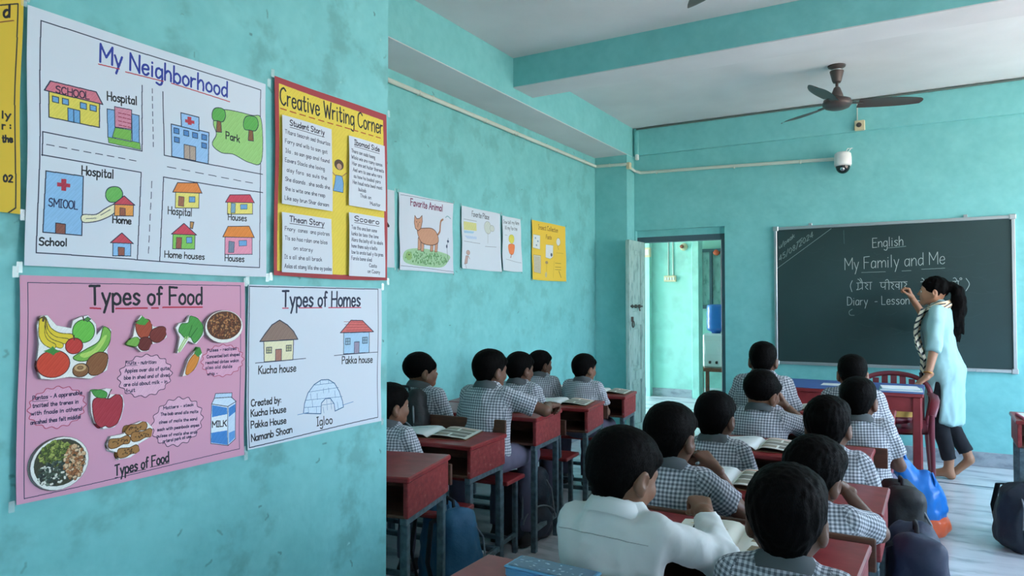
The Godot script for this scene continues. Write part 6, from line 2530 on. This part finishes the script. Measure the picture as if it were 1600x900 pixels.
func art_food() -> Array:
	return [
		["line", "26304a", "", 3, [29,30,1072,18,1071,888,30,907,29,30]],
		["text", "Types of Food", "20222a", 11, [280,120,840,117,82]],
		["line", "c8324a", "", 7, [281,134,325,137]],
		["line", "c8324a", "", 7, [394,137,542,135]],
		["line", "c8324a", "", 7, [565,135,598,135]],
		["line", "c8324a", "", 7, [622,133,840,132]],
		["poly", "f4f2ee", "b8b0b0", 2, [60,205,74,167,100,164,137,207,195,220,202,188,233,173,266,166,301,205,304,252,336,214,369,230,366,283,352,324,359,366,353,412,282,444,193,428,124,434,78,426,59,373,64,325,68,281]],
		["curve", "5a4a20", "", 26, [85,182,104,223,142,249,193,256]],
		["curve", "f0d23a", "", 21, [85,182,104,223,142,249,193,256]],
		["curve", "5a4a20", "", 26, [83,182,93,230,127,264,176,275]],
		["curve", "f0d23a", "", 21, [83,182,93,230,127,264,176,275]],
		["curve", "5a4a20", "", 26, [81,184,85,236,110,272,153,292]],
		["curve", "f0d23a", "", 21, [81,184,85,236,110,272,153,292]],
		["curve", "5a4a20", "", 26, [80,186,79,241,94,274,123,293]],
		["curve", "f0d23a", "", 21, [80,186,79,241,94,274,123,293]],
		["line", "5a4a30", "", 9, [86,171,83,186]],
		["oval", "6cc24a", "2a5020", 3, [248,235,47,50]],
		["line", "4a3020", "", 5, [248,189,244,171]],
		["poly", "4a8a3a", "26304a", 2, [248,184,264,173,278,183,264,194]],
		["blob", "7cb84a", "2a5020", 3, [205,347,257,315,314,281,334,219,366,242,358,297,314,345,247,365]],
		["blob", "b8d86a", "", 0, [235,335,291,315,337,259,348,265,314,322,258,350]],
		["oval", "cc3a34", "5a1a1a", 3, [209,297,36,34]],
		["line", "4a3020", "", 4, [209,271,208,252]],
		["oval", "d8452e", "5a1a1a", 3, [126,368,66,57]],
		["poly", "3f8a3a", "", 0, [87,313,112,303,122,293,133,307,154,317,133,324,126,333,112,323]],
		["blob", "8a5530", "3a2010", 3, [260,388,275,351,314,330,352,342,350,389,325,424,281,427]],
		["oval", "8a5a34", "3a2010", 3, [238,403,34,29]],
		["oval", "c8a070", "", 0, [236,392,25,16]],
		["oval", "9a7048", "5a3a20", 2, [236,392,12,7]],
		["poly", "f4f2ee", "c8b8b8", 2, [436,301,470,266,482,203,507,169,546,194,572,224,629,226,640,276,600,301,560,307,545,338,509,339,483,313]],
		["blob", "b04a30", "4a1818", 3, [484,203,507,189,554,192,562,236,540,274,505,272,485,240]],
		["poly", "4a9a3a", "", 0, [482,205,507,181,517,167,526,184,548,194,527,216,501,213]],
		["blob", "7a2c26", "4a1818", 3, [553,279,562,240,613,223,640,238,624,282,587,300]],
		["oval", "6a2420", "3a1010", 3, [529,303,35,32]],
		["blob", "7ab04a", "2a5020", 2, [438,301,458,278,489,270,502,289,483,315]],
		["poly", "f4f2ee", "c8b8b8", 2, [684,233,702,210,738,206,759,172,803,183,838,224,842,271,798,318,753,300,714,350,694,357,707,279]],
		["blob", "4a9a42", "245a28", 3, [701,246,716,214,752,209,764,177,808,191,835,226,830,270,790,310,765,281,739,286,713,262]],
		["line", "bcd890", "", 8, [753,280,705,350]],
		["line", "a8cc78", "", 6, [739,280,700,343]],
		["line", "2f6a30", "", 3, [774,222,756,274]],
		["line", "2f6a30", "", 3, [804,236,768,281]],
		["poly", "f4f2ee", "c8b8b8", 2, [724,472,755,391,795,348,820,332,834,370,796,440,755,467]],
		["blob", "e08a34", "8a4a1a", 3, [741,458,755,404,791,365,816,382,796,431,763,462]],
		["poly", "3f8a3a", "", 0, [786,362,805,331,825,336,831,363,810,382]],
		["oval", "f2efe8", "a89898", 2, [963,234,115,85]],
		["oval", "5a3420", "", 0, [963,227,105,74]],
		["scatter", "a8683c 8a4e2c b87a4a c08a58 6a3a20", "", 190, [963,227,95,66,7]],
		["cloud", "e8b4cc", "4a3048", 3, [544,452,138,101]],
		["cloud", "e4a8c4", "c0506a", 3, [154,552,118,89]],
		["cloud", "e4a8c4", "c0506a", 3, [965,412,128,85]],
		["cloud", "e8b4cc", "4a3048", 3, [718,692,141,121]],
		["text", "Fruits - nutrition:", "3a2a4a", 3, [443,393,596,399,16]],
		["text", "Apples over dia of quite", "3a2a4a", 3, [441,429,662,434,16]],
		["text", "bbe in shed and of dived", "3a2a4a", 3, [438,460,665,467,16]],
		["text", "are old about milk - in", "3a2a4a", 3, [438,491,654,497,16]],
		["text", "fruit", "3a2a4a", 3, [448,521,491,520,16]],
		["text", "Pantas - A apprenable", "3a2a4a", 3, [56,512,253,507,16]],
		["text", "tncited the trenes in", "3a2a4a", 3, [57,543,238,544,16]],
		["text", "with fnade in athend", "3a2a4a", 3, [52,574,254,576,16]],
		["text", "ancshed thes felt middle!", "3a2a4a", 3, [51,611,250,610,16]],
		["text", "Pulses - realized", "3a2a4a", 3, [873,362,1045,360,15]],
		["text", "Concented bat shaped", "3a2a4a", 3, [871,394,1066,392,15]],
		["text", "reached dates wakin", "3a2a4a", 3, [865,423,1060,425,15]],
		["text", "also old dalds", "3a2a4a", 3, [865,449,1020,453,15]],
		["text", "whip -", "3a2a4a", 3, [875,482,934,482,15]],
		["text", "Matters - steak", "3a2a4a", 3, [639,622,801,626,14]],
		["text", "The bab anod alls malts", "3a2a4a", 3, [626,650,828,664,14]],
		["text", "clnes of mails the sand", "3a2a4a", 3, [619,687,823,700,14]],
		["text", "each wlth peanbods anpes", "3a2a4a", 3, [611,721,835,733,14]],
		["text", "pulses of mails she arab", "3a2a4a", 3, [609,751,824,766,14]],
		["text", "prteral park at use", "3a2a4a", 3, [641,781,791,782,14]],
		["line", "3a2a4a", "", 2, [443,399,500,400]],
		["line", "3a2a4a", "", 2, [56,518,116,519]],
		["poly", "f2ecec", "c8b8b8", 2, [282,499,351,492,378,497,364,519,424,528,434,575,419,638,390,670,342,671,301,640,284,591,281,545]],
		["blob", "b03040", "5a1420", 3, [290,569,296,535,329,529,362,540,400,523,424,549,422,603,401,654,366,668,348,658,325,662,301,630]],
		["line", "3a2418", "", 6, [357,537,373,501]],
		["blob", "4a9a42", "245a28", 2, [286,495,317,493,352,511,347,534,305,525]],
		["poly", "f4f2ee", "c8b8b8", 2, [357,741,372,708,432,706,463,672,513,660,546,669,573,700,566,739,502,765,510,797,465,819,410,819,406,787,367,769]],
		["blob", "a8743c", "5a3a1c", 3, [438,697,445,672,473,671,498,672,529,664,544,681,537,702,506,703,478,713,451,714]],
		["scatter", "8a5a2c 6a451f", "", 16, [491,688,38,12,3]],
		["blob", "a8743c", "5a3a1c", 3, [362,747,369,722,395,722,419,723,449,716,464,732,456,753,427,753,400,763,374,763]],
		["scatter", "8a5a2c 6a451f", "", 16, [412,739,37,12,3]],
		["blob", "a8743c", "5a3a1c", 3, [466,733,473,707,501,707,527,708,558,700,574,718,566,739,535,739,507,749,479,749]],
		["scatter", "8a5a2c 6a451f", "", 16, [519,724,39,12,3]],
		["blob", "a8743c", "5a3a1c", 3, [403,796,410,771,437,771,462,773,492,766,507,783,500,804,470,803,442,813,416,813]],
		["scatter", "8a5a2c 6a451f", "", 16, [454,789,38,12,3]],
		["poly", "e6f0fa", "26304a", 3, [904,630,1000,655,1002,859,900,831]],
		["poly", "cfe2f6", "26304a", 3, [1000,655,1048,631,1047,831,1002,859]],
		["poly", "d8e8f8", "26304a", 3, [919,602,1019,608,1049,634,1000,655,904,630]],
		["poly", "c2dbf2", "26304a", 3, [925,579,1022,586,1022,608,919,602]],
		["poly", "3f86d0", "", 0, [907,636,996,661,997,694,908,698]],
		["poly", "3f86d0", "", 0, [904,778,998,779,999,855,903,827]],
		["poly", "3f86d0", "", 0, [1006,663,1045,647,1046,689,1007,711]],
		["poly", "5f9cdc", "", 0, [1008,794,1044,786,1044,825,1008,849]],
		["text", "MILK", "20222a", 5, [910,750,993,756,30]],
		["oval", "efece6", "8a8080", 3, [160,788,118,111]],
		["oval", "3a3a2a", "", 0, [160,784,104,98]],
		["scatter", "7a8a3a 94a04a 5f7030 a8b05a 4a5a28", "", 150, [139,740,62,49,9]],
		["scatter", "4a5a4a 3a4a44 e8e6da 2a3430 788a78", "", 150, [135,823,66,48,8]],
		["scatter", "c89a70 b87a50 dcb48a a8683c e2c4a0", "", 150, [218,791,42,72,9]],
		["text", "Types of Food", "20222a", 7, [407,889,670,877,47]],
		["line", "20222a", "", 3, [407,897,419,897]],
		["line", "20222a", "", 3, [460,890,552,888]],
		["line", "20222a", "", 3, [576,885,670,883]],
	]


func art_homes() -> Array:
	return [
		["line", "26304a", "", 4, [6,8,872,4,872,713,9,728,6,8]],
		["text", "Types of Homes", "26304a", 10, [197,99,732,98,73]],
		["line", "c8405a", "", 5, [197,106,231,106]],
		["line", "c8405a", "", 5, [298,105,450,105]],
		["line", "c8405a", "", 5, [497,105,736,106]],
		["poly", "ece4c0", "26304a", 4, [91,257,267,258,265,353,95,352]],
		["poly", "8f7468", "26304a", 4, [69,258,100,221,136,184,181,162,228,186,267,218,294,257]],
		["poly", "b07868", "26304a", 3, [159,298,194,298,194,352,159,352]],
		["poly", "b8b48c", "26304a", 3, [106,286,136,286,136,313,106,312]],
		["line", "26304a", "", 2, [120,286,120,312]],
		["line", "26304a", "", 2, [106,299,136,300]],
		["poly", "b8b48c", "26304a", 3, [222,282,253,282,253,310,222,309]],
		["line", "26304a", "", 2, [237,282,237,309]],
		["line", "26304a", "", 2, [222,295,253,296]],
		["line", "26304a", "", 3, [46,354,347,352]],
		["text", "Kucha house", "20222a", 5, [64,404,285,410,35]],
		["poly", "a8cce6", "26304a", 4, [610,238,802,240,803,352,611,349]],
		["poly", "d86a66", "26304a", 4, [585,237,663,173,749,176,835,239]],
		["line", "a03a44", "", 2, [630,226,815,227]],
		["line", "a03a44", "", 2, [624,210,795,213]],
		["line", "a03a44", "", 2, [617,195,775,199]],
		["line", "a03a44", "", 2, [611,180,756,185]],
		["poly", "9a90a8", "26304a", 3, [689,291,726,290,725,352,690,351]],
		["poly", "8fb0c8", "26304a", 3, [623,268,658,269,658,300,623,300]],
		["line", "26304a", "", 2, [639,269,640,300]],
		["line", "26304a", "", 2, [623,284,658,284]],
		["poly", "8fb0c8", "26304a", 3, [750,267,787,267,787,300,750,299]],
		["line", "26304a", "", 2, [768,268,768,299]],
		["line", "26304a", "", 2, [750,282,787,283]],
		["line", "26304a", "", 3, [544,352,870,353]],
		["text", "Pakka house", "20222a", 5, [602,399,830,408,37]],
		["poly", "cfe0f0", "34608c", 4, [337,619,345,572,368,524,409,487,457,469,507,472,551,496,584,542,604,592,610,625,549,638,545,601,520,569,487,566,458,585,452,638]],
		["line", "4a7aa8", "", 2, [355,558,604,570]],
		["line", "4a7aa8", "", 2, [375,520,578,520]],
		["line", "4a7aa8", "", 2, [412,490,551,493]],
		["line", "4a7aa8", "", 2, [342,592,454,601]],
		["line", "4a7aa8", "", 2, [396,563,399,599]],
		["line", "4a7aa8", "", 2, [430,533,432,565]],
		["line", "4a7aa8", "", 2, [385,528,390,557]],
		["line", "4a7aa8", "", 2, [472,512,473,537]],
		["line", "4a7aa8", "", 2, [508,513,511,539]],
		["line", "4a7aa8", "", 2, [551,533,555,567]],
		["line", "4a7aa8", "", 2, [369,595,371,624]],
		["line", "4a7aa8", "", 2, [424,600,424,631]],
		["line", "4a7aa8", "", 2, [507,476,510,493]],
		["line", "4a7aa8", "", 2, [450,473,453,492]],
		["line", "4a7aa8", "", 2, [567,593,573,631]],
		["line", "4a7aa8", "", 2, [468,607,473,637]],
		["line", "4a7aa8", "", 2, [494,569,497,626]],
		["line", "4a7aa8", "", 2, [523,572,526,625]],
		["line", "4a7aa8", "", 2, [458,596,545,598]],
		["line", "6a98c8", "", 3, [300,621,369,619]],
		["line", "6a98c8", "", 3, [604,615,682,606]],
		["text", "Igloo", "20222a", 5, [423,694,527,698,42]],
		["text", "Created by:", "20222a", 5, [25,546,198,549,30]],
		["text", "Kucha House", "20222a", 5, [23,592,226,597,30]],
		["text", "Pakka House", "20222a", 5, [22,643,226,650,30]],
		["text", "Namanb Shoan", "20222a", 5, [22,703,262,698,31]],
	]


func art_notice() -> Array:
	return [
		["line", "3a3430", "", 4, [386,160,683,26,686,720,400,978]],
		["text", "d", "20222a", 7, [641,88,659,81,42]],
		["line", "8a4a30", "", 3, [585,130,671,88]],
		["text", "ly", "20222a", 5, [646,426,672,420,23]],
		["text", "r :", "20222a", 5, [647,462,673,456,23]],
		["text", "the", "20222a", 5, [647,506,677,500,23]],
		["text", "02", "20222a", 5, [649,638,676,634,23]],
	]


func art_animal() -> Array:
	return [
		["line", "40445a", "", 2, [14,14,518,1]],
		["line", "40445a", "", 2, [9,413,519,424]],
		["text", "Favorite Animal", "7a3358", 6, [102,64,411,63,39]],
		["blob", "9cc49a", "", 0, [52,327,228,304,471,323,472,363,379,407,63,396]],
		["scatter", "6aa868 8abf88 7ab078", "", 120, [253,356,212,38,6]],
		["curve", "a8785e", "", 12, [359,214,385,189,391,157,398,125,417,112]],
		["poly", "c89478", "5a4038", 3, [179,244,206,242,196,314,172,316]],
		["poly", "c89478", "5a4038", 3, [208,250,235,247,226,320,201,321]],
		["poly", "c89478", "5a4038", 3, [294,243,322,241,312,314,287,316]],
		["poly", "c89478", "5a4038", 3, [336,243,364,241,354,315,329,317]],
		["blob", "c89478", "5a4038", 4, [173,197,227,184,314,178,359,207,366,253,315,276,240,277,197,258]],
		["poly", "c89478", "5a4038", 4, [145,118,167,134,193,130,217,110,222,143,209,186,181,203,155,191,143,159]],
		["line", "3a2a28", "", 3, [161,153,167,152]],
		["line", "3a2a28", "", 3, [193,152,199,151]],
		["line", "3a2a28", "", 3, [181,159,179,181]],
		["curve", "8ab0b8", "", 6, [444,97,464,87,498,99]],
		["curve", "5a6a78", "", 3, [471,221,458,285,474,363]],
		["oval", "40506a", "", 0, [468,241,11,8]],
		["oval", "40506a", "", 0, [455,273,8,11]],
		["oval", "88b068", "", 0, [86,354,30,25]],
		["oval", "3a4a3a", "", 0, [88,347,7,4]],
	]


func art_view() -> Array:
	return [
		["text", "Favorite Place", "4a4f5a", 4, [127,54,333,55,34]],
		["line", "60646e", "", 2, [26,83,188,82]],
		["line", "60646e", "", 2, [27,226,219,227]],
		["poly", "cfcf8a", "", 0, [26,98,185,95,185,146,27,152]],
		["poly", "9cc4dc", "", 0, [27,156,157,153,142,167,27,173]],
		["poly", "b4c8e0", "", 0, [27,189,180,185,180,202,68,206]],
		["oval", "c4ccc4", "8a9090", 2, [317,112,42,42]],
		["line", "8a9090", "", 3, [314,147,311,217]],
		["line", "60646e", "", 2, [279,241,429,235]],
		["oval", "c4ccc4", "8a9090", 2, [371,112,30,21]],
		["oval", "b89a90", "6a5a58", 2, [80,297,22,15]],
		["poly", "b89a94", "6a5a58", 2, [53,318,83,318,68,368,32,374]],
		["line", "b08a7a", "", 4, [83,318,101,337]],
		["line", "6a5a58", "", 3, [46,374,51,398]],
	]


func art_bird() -> Array:
	return [
		["text", "Draw tell my Name", "4a4f5a", 3, [25,60,275,49,29]],
		["text", "All my fav tree", "4a4f5a", 3, [50,105,237,99,29]],
		["oval", "d8d054", "a8a040", 2, [144,175,41,35]],
		["blob", "e8804a", "b05a30", 2, [104,222,195,220,185,283,144,301,110,283]],
		["line", "a04a38", "", 8, [144,296,130,325]],
		["line", "60646e", "", 2, [64,342,289,361]],
		["line", "60646e", "", 2, [44,150,84,149]],
	]


func art_insect() -> Array:
	return [
		["text", "Insect Collection", "7a4a20", 4, [107,60,428,59,34]],
		["text", "Facts", "7a4a20", 4, [221,124,313,122,30]],
		["poly", "d8dcdc", "8a8a80", 2, [17,107,131,107,131,212,17,207]],
		["poly", "d8dcdc", "8a8a80", 2, [221,168,350,167,343,255,295,275,214,268]],
		["poly", "c8c0a8", "6a5a40", 2, [26,259,139,259,135,394,26,388]],
		["oval", "dcdcd4", "7a5a30", 2, [441,132,36,31]],
		["line", "5a4a30", "", 3, [432,168,445,193]],
		["line", "7a5a30", "", 3, [227,296,235,415]],
		["oval", "a88a60", "", 0, [231,306,25,12]],
		["oval", "c8b890", "", 0, [226,400,19,22]],
		["line", "a07830", "", 2, [365,289,349,421]],
		["line", "a07830", "", 2, [405,221,518,221]],
		["line", "4a4038", "", 6, [445,367,476,416]],
		["line", "7a5a30", "", 3, [382,303,477,305]],
		["line", "7a5a30", "", 3, [382,334,477,335]],
		["line", "7a5a30", "", 3, [382,354,477,356]],
		["oval", "7088a0", "", 0, [57,132,10,7]],
		["oval", "7088a0", "", 0, [97,153,10,7]],
		["oval", "7088a0", "", 0, [77,184,10,7]],
		["line", "6a6a70", "", 2, [42,276,119,275]],
		["line", "6a6a70", "", 2, [42,287,119,287]],
		["line", "6a6a70", "", 2, [42,299,119,298]],
		["line", "6a6a70", "", 2, [42,310,119,310]],
		["line", "6a6a70", "", 2, [42,322,119,322]],
		["line", "6a6a70", "", 2, [42,333,119,333]],
		["line", "6a6a70", "", 2, [42,345,119,345]],
		["line", "6a6a70", "", 2, [42,356,119,357]],
		["line", "6a6a70", "", 2, [42,368,119,368]],
		["line", "6a6a70", "", 2, [42,379,119,380]],
		["oval", "48525a", "", 0, [317,242,17,14]],
	]


func art_board() -> Array:
	return [
		["text", "English", "aebab6", 4, [667,171,861,162,66]],
		["line", "7c908c", "", 4, [765,178,877,171]],
		["text", "My Family and Me", "aebab6", 4, [483,328,1111,301,85]],
		["line", "7c908c", "", 4, [593,350,747,348]],
		["line", "7c908c", "", 4, [851,345,907,344]],
		["line", "7c908c", "", 4, [972,336,1111,332]],
		["text", "Diary  - Lesson  -", "aebab6", 4, [497,589,958,578,61]],
		["curve", "7c908c", "", 4, [529,617,508,634,513,659,541,662]],
		["curve", "aebab6", "", 3.5, [531,408,518,445,528,490]],
		["curve", "aebab6", "", 3.5, [1234,405,1253,444,1233,490]],
		["line", "aebab6", "", 3.5, [559,426,660,422]],
		["line", "aebab6", "", 3.5, [709,425,883,422]],
		["line", "aebab6", "", 3.5, [569,426,569,465,559,476,574,474,597,460]],
		["line", "aebab6", "", 3.5, [597,426,597,474]],
		["curve", "aebab6", "", 3.5, [589,423,577,403,567,398]],
		["curve", "aebab6", "", 3.5, [597,423,590,401,582,392]],
		["curve", "aebab6", "", 3.5, [613,426,632,441,617,454,634,474]],
		["line", "aebab6", "", 3.5, [650,424,649,474]],
		["curve", "aebab6", "", 3.5, [719,427,719,453,731,460,743,453]],
		["line", "aebab6", "", 3.5, [745,426,744,475]],
		["curve", "aebab6", "", 3.5, [768,476,768,426,759,404,746,412]],
		["curve", "aebab6", "", 3.5, [780,426,797,440,785,457,799,476]],
		["curve", "aebab6", "", 3.5, [819,460,809,449,817,438,831,446,828,460,816,460]],
		["line", "aebab6", "", 3.5, [832,424,832,476]],
		["line", "aebab6", "", 3.5, [848,425,847,477]],
		["curve", "aebab6", "", 3.5, [862,425,879,439,867,455,883,474]],
		["line", "aebab6", "", 3.5, [965,424,1006,422]],
		["curve", "aebab6", "", 3.5, [989,422,981,403,972,400]],
		["line", "aebab6", "", 3.5, [995,424,994,474]],
		["line", "aebab6", "", 3.5, [1157,424,1194,422]],
		["curve", "aebab6", "", 3.5, [1175,425,1162,443,1182,449,1166,467]],
		["line", "aebab6", "", 3.5, [1189,425,1188,470]],
		["curve", "aebab6", "", 3.5, [1183,420,1172,401,1160,403]],
		["oval", "24403c", "aebab6", 3, [1204,407,6,7]],
		["line", "7c908c", "", 4, [9,304,393,19]],
		["line", "7c908c", "", 4, [150,113,191,78]],
		["text", "u/peak", "7c908c", 4, [24,154,136,70,32]],
		["text", "45/08/2024", "7c908c", 4, [23,251,267,73,41]],
		["line", "4f6a66", "", 3, [477,35,480,135]],
	]
